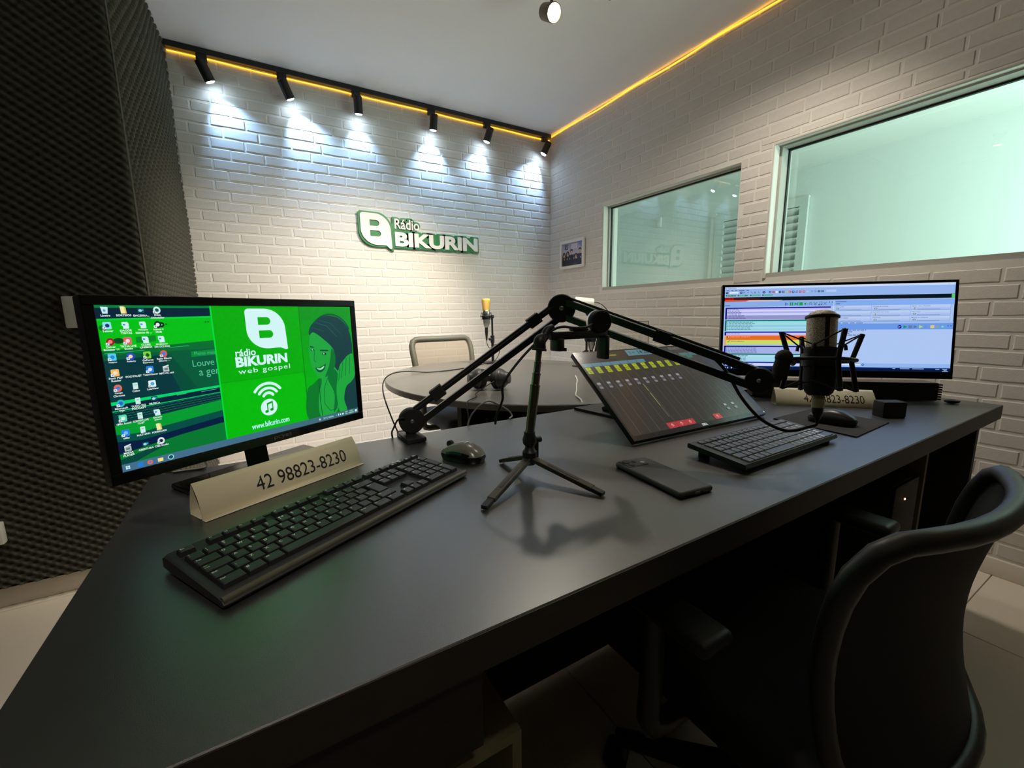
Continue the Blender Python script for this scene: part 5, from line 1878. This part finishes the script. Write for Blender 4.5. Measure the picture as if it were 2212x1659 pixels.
# clamp
cl = MB().box(-0.022, 0.026, -0.055, 0.026, 0.0, 0.011, bev=0.003).box(-0.020, 0.020, 0.026, 0.040, -0.085, 0.011, bev=0.003).box(-0.020, 0.020, -0.030, 0.040, -0.090, -0.080, bev=0.003)
cl.v = [(x - 0.008, y, z + 0.0004) for x, y, z in cl.v]
cl.obj('clamp', M_blk_metal, bm_)
MB().cyl((-0.008, -0.005, -0.105), (-0.008, -0.005, -0.050), 0.006, n=12).cyl((-0.008, -0.005, -0.050), (-0.008, -0.005, -0.0455), 0.015, n=16).obj('clamp_screw', M_blk_metal, bm_)
MB().cyl((-0.004, 0.0, 0.010), (-0.004, 0.0, 0.030), 0.012, n=16).obj('clamp_post', M_blk_metal, bm_)

# microphone axis
MA = Vector((0.9195, 0.3890, 0.888))      # lower end
MT = Vector((0.9405, 0.4060, 1.0475))     # top
ma = (MT - MA).normalized()
mic_len = (MT - MA).length
RC = MA + ma * 0.066                      # ring centre
QM = ma.to_track_quat('Z', 'Y').to_matrix().to_4x4()
SMx = inv @ Matrix.Translation(RC) @ QM

# swivel between arm and mount
SWp = Vector((0.868, 0.432, 0.945))
MB().tube([EN + Vector((0.005, -0.004, 0.012)), Vector((0.852, 0.436, 0.915)), Vector((0.860, 0.434, 0.935)), SWp + Vector((0, 0, 0.012))], [0.008, 0.010, 0.013, 0.0135], 16, M=inv).obj('swivel', M_blk_matte, bm_, 60)
MB().ball(SWp + Vector((0, 0, 0.014)), 0.0155, 16, M=inv).obj('swivel_knob', M_blk_matte, bm_, 60)
MB().cyl(SWp + Vector((0.004, -0.003, 0.012)), RC + (SWp - RC).normalized() * 0.05, 0.006, n=10, M=inv).obj('swivel_pin', M_silver, bm_)
# shock mount
R1 = 0.055
sm = MB().tube([(R1 * math.cos(a * math.pi / 16), R1 * math.sin(a * math.pi / 16), 0) for a in range(32)], 0.0035, 8, closed=True, M=SMx).obj('shock_mount', M_blk_metal, bm_, 60)
_fl = QM.to_3x3().inverted() @ facing(RC)
angs = [math.atan2(_fl.y, _fl.x) + math.radians(28 + 90 * k) for k in range(4)]
tops, bots = [], []
for a in angs:
    ca, sa = math.cos(a), math.sin(a)
    tp, bt = Vector((0.072 * ca, 0.072 * sa, 0.052)), Vector((0.066 * ca, 0.066 * sa, -0.058))
    tops.append(tp)
    bots.append(bt)
    MB().tube([bt, Vector((R1 * ca, R1 * sa, 0)), tp], [0.0046, 0.0046, 0.0046], 8, M=SMx).obj('outer_post', M_blk_metal, sm, 60)
hooks = []
for a in angs:
    b_ = a + math.radians(45)
    cb, sb = math.cos(b_), math.sin(b_)
    hp = []
    for (r_, z_) in ((0.031, -0.040), (0.031, 0.020), (0.032, 0.026), (0.035, 0.029), (0.039, 0.026), (0.040, 0.018)):
        hp.append((r_ * cb, r_ * sb, z_))
    MB().tube(hp, 0.0032, 6, M=SMx).obj('inner_hook', M_blk_metal, sm, 60)
    hooks.append((Vector((0.036 * cb, 0.036 * sb, 0.027)), Vector((0.033 * cb, 0.033 * sb, -0.040))))
m = MB()
for k in range(4):
    hu, hl = hooks[k]
    for q in (k, (k + 1) % 4):
        m.tube([hu, tops[q]], 0.0014, 6, M=SMx)
        m.tube([hl, bots[q]], 0.0014, 6, M=SMx)
m.obj('elastic_cord', mat('elastic', S(28, 28, 30), 0.8), sm)
MB().lathe([(0.0295, -0.012), (0.0305, -0.012), (0.0305, 0.012), (0.0295, 0.012)], 32, M=SMx).obj('mic_collar', M_blk_metal, sm, 40)


def grille(name, rgb, rgb2, scale, metal=0.6):
    m = bpy.data.materials.new(name)
    m.use_nodes = True
    nt = m.node_tree
    b = nt.nodes['Principled BSDF']
    tc = nt.nodes.new('ShaderNodeTexCoord')
    mp = nt.nodes.new('ShaderNodeMapping')
    mp.inputs['Rotation'].default_value = (0.6, 0.5, 0.785)
    ck = nt.nodes.new('ShaderNodeTexVoronoi')
    ck.inputs['Scale'].default_value = scale
    rp = nt.nodes.new('ShaderNodeValToRGB')
    rp.color_ramp.elements[0].color = (*rgb2, 1)
    rp.color_ramp.elements[0].position = 0.25
    rp.color_ramp.elements[1].color = (*rgb, 1)
    rp.color_ramp.elements[1].position = 0.5
    nt.links.new(tc.outputs['Object'], mp.inputs[0])
    nt.links.new(mp.outputs[0], ck.inputs['Vector'])
    nt.links.new(ck.outputs['Distance'], rp.inputs[0])
    nt.links.new(rp.outputs[0], b.inputs['Base Color'])
    b.inputs['Metallic'].default_value = metal
    b.inputs['Roughness'].default_value = 0.45
    bp = nt.nodes.new('ShaderNodeBump')
    bp.inputs['Strength'].default_value = 0.6
    bp.inputs['Distance'].default_value = 0.001
    nt.links.new(ck.outputs['Distance'], bp.inputs['Height'])
    nt.links.new(bp.outputs[0], b.inputs['Normal'])
    return m


M_grille = grille('bronze_grille', S(214, 200, 182), S(70, 62, 54), 620)
mic = thing('studio_microphone', 'large black studio microphone with bronze grille held in front of the wide monitor', 'microphone', MA)
MM = QM
g0, g1 = mic_len * 0.555, mic_len
MB().lathe([(0, -0.002), (0.017, -0.002), (0.0225, 0.004), (0.0255, 0.012), (0.0262, 0.02), (0.0272, g0 - 0.003), (0.0272, g0), (0.024, g0 + 0.001)], 40, M=MM).obj('body', M_blk_matte, mic, 40)
MB().lathe([(0.0245, g0), (0.0248, g1 - 0.017), (0.0250, g1 - 0.013)], 40, M=MM).obj('grille', M_grille, mic, 60)
MB().lathe([(0.0, g1), (0.012, g1 - 0.0006), (0.020, g1 - 0.004), (0.0245, g1 - 0.010), (0.0250, g1 - 0.0125)][::-1], 40, M=MM).obj('grille_dome', M_grille, mic, 60)
MB().lathe([(0.0245, g1 - 0.016), (0.0278, g1 - 0.015), (0.0282, g1 - 0.0125), (0.0275, g1 - 0.0105), (0.0245, g1 - 0.010)], 40, M=MM).obj('band', M_blk_metal, mic, 40)
fc = facing(RC)
loc2 = QM.inverted() @ fc
an = math.atan2(loc2.y, loc2.x) + math.radians(20)
for da in (0, math.pi):
    m = MB()
    vs, fs = [], []
    for k in range(5):
        a = an + da + math.radians(-8 + 4 * k)
        for r_ in (0.0246, 0.0262):
            vs += [(r_ * math.cos(a), r_ * math.sin(a), g0), (r_ * math.cos(a), r_ * math.sin(a), g1 - 0.012)]
    for k in range(4):
        i = k * 4
        fs += [(i + 2, i + 6, i + 7, i + 3), (i, i + 1, i + 5, i + 4)]
    fs += [(0, 2, 3, 1), (16, 17, 19, 18)]
    m.add(vs, fs, MM)
    m.obj('grille_rib', M_blk_metal, mic, 60)
MB().lathe([(0.0095, 0.0), (0.0098, -0.010), (0.0106, -0.012), (0.0106, -0.020), (0.0096, -0.026), (0.0, -0.026)], 24, M=MM).obj('connector', mat('taped_connector', S(206, 194, 160), 0.6), mic, 40)
MB().lathe([(0.0098, -0.026), (0.0092, -0.034), (0.0055, -0.046), (0.0035, -0.050), (0.0, -0.050)], 20, M=MM).obj('plug_boot', M_cable, mic, 40)


def cable(label, pts, r=0.0024, m_=None, sub=6, name='cable'):
    o = MB().tube(pts, r, 8, sub=sub).obj(name, m_ or M_cable, None, 60)
    return tag(o, label, 'cable')


Pm = MA - ma * 0.049
cable('black microphone cable looping under the studio microphone to the boom arm',
      [Pm, Pm + Vector((-0.004, 0.0, -0.010)), (0.890, 0.391, 0.826), (0.868, 0.400, 0.8215), (0.843, 0.412, 0.824), (0.820, 0.441, 0.843), (0.802, 0.470, 0.881), (0.799, 0.506, 0.932), (0.795, 0.545, 0.966)], 0.0032)

# ================================================================== phone tripod with camera
H0 = Vector((0.415, 0.636, 0.790))
tp = thing('tabletop_tripod', 'black folding mini tripod with grey telescopic column on the desk', 'tripod', (H0.x, H0.y, 0.75))
inv = Matrix.Translation((-H0.x, -H0.y, -0.75))
M_leg = mat('tripod_leg', S(84, 79, 68), 0.32, metal=0.6)
hub = MB().lathe([(0, -0.018), (0.011, -0.018), (0.0135, -0.010), (0.0135, 0.006), (0.010, 0.010), (0.008, 0.016), (0.0125, 0.022), (0.0135, 0.030), (0.0105, 0.038), (0.0105, 0.044), (0, 0.044)], 24, p0=H0, axis=(0, 0, 1), M=inv).obj('hub', M_blk, tp, 40)
MB().box(0.012, 0.018, -0.004, 0.004, -0.008, 0.026, M=Matrix.Translation((0, 0, 0.04)), bev=0.001).cyl((0.014, 0, 0.066), (0.024, 0, 0.066), 0.006, n=12).obj('lock_knob', M_blk, hub)
for (fx, fy) in ((0.275, 0.551), (0.464, 0.490), (0.402, 0.722)):
    e = Vector((fx, fy, 0.7545))
    d0 = (Vector((fx, fy, H0.z)) - H0).normalized()
    a = H0 + d0 * 0.010 + Vector((0, 0, -0.008))
    side = Vector((0, 0, 1)).cross(d0).normalized()
    F = frame(a, (e - a), side)
    ln = (e - a).length
    lg = MB().box(0, ln * 0.86, -0.0075, 0.0075, -0.0035, 0.0045, M=inv @ F, bev=0.001, seg=1).obj('leg', M_leg, tp)
    MB().box(ln * 0.22, ln * 0.66, -0.0025, 0.0025, 0.0044, 0.0050, M=inv @ F).box(ln * 0.22, ln * 0.66, -0.0025, 0.0025, -0.0041, -0.0034, M=inv @ F).obj('leg_slot', M_blk, lg)
    MB().box(ln * 0.85, ln, -0.0062, 0.0062, -0.0034, 0.0036, M=inv @ F, bev=0.001, seg=1).obj('foot_tip', M_blk, lg)
C0, C1 = Vector((0.4155, 0.636, 0.832)), Vector((0.437, 0.636, 0.984))
dc = (C1 - C0).normalized()
Lc = (C1 - C0).length
MB().lathe([(0, 0), (0.0088, 0), (0.0090, Lc * 0.55), (0.0094, Lc * 0.56), (0.0094, Lc * 0.58), (0.0078, Lc * 0.585)], 24, p0=C0, axis=dc, M=inv).obj('column', M_gunmetal, tp, 40)
MB().lathe([(0.0076, Lc * 0.58), (0.0076, Lc * 0.70), (0.0080, Lc * 0.70), (0.0080, Lc * 0.72), (0.0066, Lc * 0.725), (0.0066, Lc * 0.84), (0.0070, Lc * 0.84), (0.0070, Lc * 0.855), (0.0058, Lc * 0.86), (0.0058, Lc)], 24, p0=C0, axis=dc, M=inv).obj('column_section', M_gunmetal, tp, 40)
# elbow and phone clamp
MB().lathe([(0.0135, 0), (0.0140, 0.003), (0.0115, 0.005), (0.0115, 0.010)], 20, p0=C1 - dc * 0.002, axis=dc, M=inv).tube([C1 + Vector((0, 0, 0.002)), C1 + Vector((0.002, 0, 0.016)), C1 + Vector((0.012, 0, 0.024)), C1 + Vector((0.018, 0, 0.034)), C1 + Vector((0.030, 0, 0.040))], [0.011, 0.0115, 0.0085, 0.0075, 0.006], 14, sub=4, M=inv).obj('head_joint', M_blk, tp, 50)
zc = 1.009
MB().box(0.462, 0.596, 0.628, 0.644, zc - 0.009, zc + 0.006, M=inv, bev=0.002).obj('clamp_bar', M_blk, tp)
MB().box(0.470, 0.485, 0.622, 0.650, zc - 0.030, zc - 0.006, M=inv, bev=0.003).box(0.484, 0.489, 0.622, 0.650, zc - 0.030, zc - 0.024, M=inv).obj('clamp_jaw', M_blk, tp)
MB().box(0.586, 0.597, 0.622, 0.650, zc - 0.052, zc - 0.004, M=inv, bev=0.003).obj('clamp_jaw', M_blk, tp)
MB().box(0.512, 0.545, 0.626, 0.646, zc + 0.006, zc + 0.011, M=inv, bev=0.002).obj('clamp_pad', M_blk, tp)
# round camera resting on the clamp
WC = Vector((0.577, 0.632, 1.0315))
axw = Vector((-0.20, -0.97, 0.0)).normalized()
wc = thing('round_camera', 'round black camera sitting on the tripod clamp', 'camera', (WC.x, WC.y, 1.010))
inv = Matrix.Translation((-WC.x, -WC.y, -1.010))
MB().lathe([(0, 0.010), (0.0205, 0.010), (0.022, 0.008), (0.022, -0.006), (0.0, -0.006)][::-1], 36, p0=WC, axis=axw, M=inv).obj('housing', M_blk_matte, wc, 40)
MB().lathe([(0.0, -0.016), (0.021, -0.016), (0.0222, -0.013), (0.0222, -0.0065), (0.0, -0.0065)], 36, p0=WC, axis=axw, M=inv).obj('ring', M_silver, wc, 40)
MB().box(-0.010, 0.010, -0.008, 0.008, 0.0, 0.006, bev=0.001).obj('foot', M_blk, wc)
cable('black cable running from the round camera down past the tripod',
      [(0.562, 0.630, 1.030), (0.540, 0.626, 1.022), (0.508, 0.625, 1.0215), (0.482, 0.626, 1.024), (0.462, 0.630, 1.018), (0.434, 0.64, 0.997), (0.40, 0.65, 0.962), (0.372, 0.655, 0.925), (0.3725, 0.66, 0.895), (0.365, 0.67, 0.865), (0.3675, 0.68, 0.846)], 0.0024)

# ================================================================== guest microphones on the round table
def guest_mic(label, slabel, base, mx, ztop, grille_m):
    """stand base on the table at base; the microphone hangs at base + (mx, 0)"""
    st = thing('microphone_stand', slabel, 'microphone stand', base, 0, 'desk microphone stands')
    MB().box(-0.062, 0.062, -0.05, 0.05, 0.0, 0.007, bev=0.002).obj('base', M_blk_metal, st)
    H = ztop - 0.11
    MB().cyl((0, 0, 0.006), (0, 0, H * 0.52), 0.0085, n=16).obj('pole', M_blk_metal, st)
    MB().cyl((0, 0, H * 0.5), (0, 0, H), 0.0060, n=16).obj('upper_pole', M_blk_metal, st)
    MB().cyl((0, 0, H * 0.44), (0, 0, H * 0.60), 0.0125, n=16).cyl((-0.025, -0.004, H * 0.52), (0.0, 0, H * 0.52), 0.008, n=12).obj('height_clamp', M_blk, st)
    zc_ = ztop - 0.105
    MB().box(-0.008, 0.010, -0.008, 0.008, H - 0.008, H + 0.012, bev=0.002).obj('thread_adapter', M_blk, st)
    sh_ = MB().tube([(mx + 0.034 * math.cos(a * math.pi / 12), 0.034 * math.sin(a * math.pi / 12), zc_) for a in range(24)], 0.003, 6, closed=True).tube([(mx + math.copysign(0.034, -mx), 0, zc_), (0, 0, H)], 0.004, 6).obj('shock_mount', M_blk_metal, st, 60)
    for k in range(4):
        a = k * math.pi / 2 + 0.5
        MB().tube([(mx + 0.034 * math.cos(a), 0.034 * math.sin(a), zc_ - 0.022), (mx + 0.040 * math.cos(a), 0.040 * math.sin(a), zc_), (mx + 0.034 * math.cos(a), 0.034 * math.sin(a), zc_ + 0.022), (mx + 0.024 * math.cos(a + .6), 0.024 * math.sin(a + .6), zc_ + 0.01)], 0.0016, 6, sub=3).obj('elastic_cord', M_blk, sh_, 60)
    mo = thing('guest_microphone', label, 'microphone', (base[0] + mx, base[1], base[2] + ztop - 0.172), 0, 'guest microphones')
    MB().lathe([(0.0, 0.0), (0.011, 0.0), (0.0225, 0.030), (0.0225, 0.060), (0.0235, 0.062), (0.0235, 0.098), (0.021, 0.102)], 32).obj('body', M_silver, mo, 40)
    MB().lathe([(0.0222, 0.101), (0.0225, 0.110), (0.0275, 0.158), (0.0265, 0.165), (0.020, 0.171), (0.0, 0.172)], 32).obj('grille', grille_m, mo, 50)
    MB().lathe([(0.0, -0.078), (0.0045, -0.078), (0.0075, -0.045), (0.0095, -0.030), (0.0095, 0.0), (0.0, 0.001)], 16).obj('plug', M_cable, mo, 40)
    MB().lathe([(0.0226, 0.048), (0.0262, 0.048), (0.0262, 0.066), (0.0226, 0.066)], 28).obj('mount_collar', M_blk_metal, mo, 40)
    return st


guest_mic('gold and silver condenser microphone on the round table by the mesh chair', 'black microphone stand holding the gold microphone', (1.232, 2.295, 0.75), -0.040, 0.388, M_gold)
guest_mic('silver condenser microphone showing just above the touch monitor', 'black microphone stand just above the top edge of the touch monitor', (1.565, 1.815, 0.75), 0.034, 0.262, M_silver)

# white camera on a bracket
WCp = Vector((1.535, 1.805, 1.100))
axc = Vector((0.84, -0.54, -0.10)).normalized()
wc = thing('white_camera', 'white cylinder camera behind the boom arm elbow', 'camera', (1.60, 1.79, 0.75))
inv = Matrix.Translation((-1.60, -1.79, -0.75))
MB().lathe([(0, -0.052), (0.024, -0.052), (0.0275, -0.048), (0.0275, 0.046), (0.024, 0.05), (0, 0.05)], 32, p0=WCp, axis=axc, M=inv).obj('housing', M_white_pl, wc, 40)
MB().lathe([(0, 0), (0.020, 0), (0.020, 0.003), (0, 0.004)], 24, p0=WCp - axc * 0.0535, axis=axc, M=inv).obj('end_cap', mat('olive_cap', S(150, 142, 100), 0.5), wc)
MB().tube([WCp + axc * 0.03 + Vector((0, 0, -0.022)), WCp + axc * 0.06 + Vector((0, 0, -0.034)), WCp + axc * 0.095 + Vector((0, 0, -0.05)), WCp + axc * 0.105 + Vector((0, 0, -0.10)), (1.62, 1.78, 0.90), (1.60, 1.79, 0.76)], 0.010, 10, sub=4, M=inv).obj('bracket', M_blk, wc, 60)
MB().tube([WCp + Vector((0, 0, -0.03)), WCp + Vector((0.02, 0.0, -0.06)), WCp + Vector((0.07, -0.02, -0.14))], 0.006, 8, M=inv).obj('strut', M_blk, wc, 60)
MB().lathe([(0, 0), (0.05, 0), (0.05, 0.006), (0.02, 0.012), (0, 0.012)], 24).obj('base', M_blk, wc, 40)
MB().tube([WCp + axc * 0.0 + Vector((0.0, -0.028, -0.012)), WCp + axc * 0.05 + Vector((0, -0.02, 0.006)), WCp + axc * 0.11 + Vector((0, 0, -0.012)), WCp + axc * 0.135 + Vector((0, 0, -0.06)), (1.645, 1.775, 0.95)], 0.0022, 6, sub=6, M=inv).obj('lead', M_cable, wc, 60)

# clear acrylic sign seen from behind
M_clear = bpy.data.materials.new('clear_acrylic')
M_clear.use_nodes = True
nt = M_clear.node_tree
nt.nodes.clear()
out = nt.nodes.new('ShaderNodeOutputMaterial')
tr = nt.nodes.new('ShaderNodeBsdfTransparent')
tr.inputs[0].default_value = (0.96, 0.96, 0.95, 1)
gl = nt.nodes.new('ShaderNodeBsdfGlossy')
gl.inputs['Roughness'].default_value = 0.02
mx = nt.nodes.new('ShaderNodeMixShader')
mx.inputs[0].default_value = 0.05
nt.links.new(tr.outputs[0], mx.inputs[1])
nt.links.new(gl.outputs[0], mx.inputs[2])
nt.links.new(mx.outputs[0], out.inputs[0])
a0, a1 = Vector((1.415, 1.508, 0)), Vector((1.594, 1.402, 0))
ca = (a0 + a1) / 2
t = thing('acrylic_sign', 'clear acrylic sign with outlined letters standing behind the touch monitor', 'sign', (ca.x, ca.y, 0.75))
FA = frame((0, 0, 0), (a1 - a0), (0.03, 0.05, 1))
hw = (a1 - a0).length / 2
MB().box(-hw, hw, 0.0, 0.255, -0.0015, 0.0015, M=FA).obj('panel', M_clear, t, 0)
M_etch = mat('etched_outline', S(150, 142, 128), 0.7)
m = MB()
for (x0, x1, y0, y1) in ((-hw, hw, 0.253, 0.255), (hw - 0.002, hw, 0.0, 0.253), (-hw, -hw + 0.002, 0.0, 0.253)):
    m.box(x0, x1, y0, y1, -0.0017, 0.0017, M=FA)
m.obj('edge', mat('acrylic_edge', S(70, 62, 50), 0.5), t, 0)
ltr = MB()
for s, x, y, w_, h_ in (('RADIO', -0.075, 0.150, 0.155, 0.042), ('BIKURIN', -0.092, 0.092, 0.180, 0.046)):
    for off, zz, mm in ((0.0, 0, 0),):
        big = text_fit(s, x - 0.002, y - 0.002, w_ + 0.004, h_ + 0.004, 0.03)
        ltr.add([(-p_[0], p_[1], 0.0021) for p_ in big[0]], [list(reversed(f)) for f in big[1]], FA)
ltr.obj('lettering', mat('frosted_letters', S(216, 208, 194), 0.7), t, 0)

# ================================================================== headphones on the round table
HP = Vector((0.775, 1.480, 0.75))
t = thing('headphones', 'black over-ear headphones lying on the round table', 'headphones', HP)
vdir = (HP - CAMPOS)
vdir.z = 0
vdir.normalize()
sx = Vector((vdir.y, -vdir.x, 0))         # to the right as seen
M_cush = mat('ear_cushion', S(34, 34, 34), 0.6)
M_cup = mat('ear_cup', S(60, 62, 62), 0.4)
for s in (-1, 1):
    axh = (sx * s * 0.86 + vdir * (-0.35 if s > 0 else -0.25) + Vector((0, 0, 0.12))).normalized()
    P = sx * (0.036 * s) + Vector((0, 0, 0.043)) + vdir * (0.0 if s > 0 else 0.01)
    cu_ = MB().lathe([(0, 0.0), (0.036, 0.0), (0.041, 0.006), (0.041, 0.014), (0.034, 0.026), (0.030, 0.030), (0.024, 0.040), (0.022, 0.048), (0.012, 0.050), (0.0, 0.050)], 32, p0=P, axis=axh).obj('ear_cup', M_cup, t, 45)
    MB().lathe([(0.014, -0.020), (0.030, -0.022), (0.039, -0.016), (0.0405, -0.006), (0.038, 0.001), (0.0, 0.001)], 32, p0=P, axis=axh).obj('ear_cushion', M_cush, cu_, 60)
    MB().lathe([(0.0415, 0.004), (0.0425, 0.007), (0.0415, 0.010)], 32, p0=P, axis=axh).obj('trim_ring', M_grey, cu_, 60)
bandp = []
for i in range(13):
    a = math.pi * i / 12
    bandp.append(sx * (0.070 * math.cos(a)) + vdir * (0.01 + 0.15 * math.sin(a)) + Vector((0, 0, 0.038 - 0.018 * math.sin(a))))
MB().tube(bandp, 0, sq=(0.004, 0.013)).obj('headband', M_blk, t, 60)
cable('thin black headphone cord curling over the round table edge', [HP + sx * 0.02 + vdir * -0.045 + Vector((0, 0, 0.040)), HP + sx * -0.01 + vdir * -0.085 + Vector((0, 0, 0.030)), HP + sx * -0.05 + vdir * -0.10 + Vector((0, 0, 0.004)), (0.66, 1.36, 0.754), (0.60, 1.30, 0.756), (0.575, 1.26, 0.753), (0.57, 1.235, 0.70), (0.575, 1.225, 0.55), (0.57, 1.22, 0.36)], 0.0020)
cable('black cable lying along the far side of the round table and over its edge', [(1.17, 2.25, 0.7575), (1.02, 2.16, 0.753), (0.86, 2.10, 0.753), (0.74, 2.10, 0.753), (0.64, 2.10, 0.765), (0.54, 2.02, 0.772), (0.475, 1.93, 0.755), (0.455, 1.87, 0.70), (0.46, 1.75, 0.60), (0.465, 1.6, 0.52)], 0.0030)
cable('cable clipped along the gold microphone stand', [(1.190, 2.295, 0.889), (1.192, 2.285, 0.86), (1.205, 2.282, 0.842), (1.225, 2.282, 0.850), (1.245, 2.282, 0.862), (1.268, 2.284, 0.85), (1.272, 2.284, 0.815), (1.25, 2.27, 0.785), (1.215, 2.25, 0.765), (1.16, 2.235, 0.758)], 0.0022)
cable('white cable hanging across the round table beside the touch monitor', [(1.28, 1.56, 0.753), (1.20, 1.45, 0.753), (1.135, 1.375, 0.753), (1.04, 1.26, 0.753), (0.975, 1.185, 0.752), (0.93, 1.10, 0.752), (0.90, 1.058, 0.72), (0.88, 1.05, 0.60)], 0.0028, M_cable_w)
cable('grey cable rising over the rear edge of the desk near the tripod', [(0.470, 1.032, 0.66), (0.472, 1.030, 0.752), (0.50, 1.035, 0.790), (0.535, 1.04, 0.806), (0.560, 1.04, 0.800), (0.600, 1.035, 0.775), (0.612, 1.03, 0.757), (0.596, 1.02, 0.7525)], 0.0024, mat('grey_cable', S(150, 148, 146), 0.5))
cable('short white cable on the rear desk edge behind the green-screen monitor', [(-0.165, 1.016, 0.7525), (-0.140, 1.014, 0.7525), (-0.118, 1.012, 0.7525), (-0.112, 1.018, 0.756), (-0.116, 1.024, 0.775), (-0.118, 1.027, 0.79)], 0.0022, M_cable_w)
cable('black cable from the boom arm base over the rear desk edge', [(0.285, 0.985, 0.805), (0.272, 0.995, 0.80), (0.262, 1.0, 0.78), (0.262, 1.02, 0.762), (0.268, 1.036, 0.73), (0.27, 1.036, 0.60)], 0.0022)
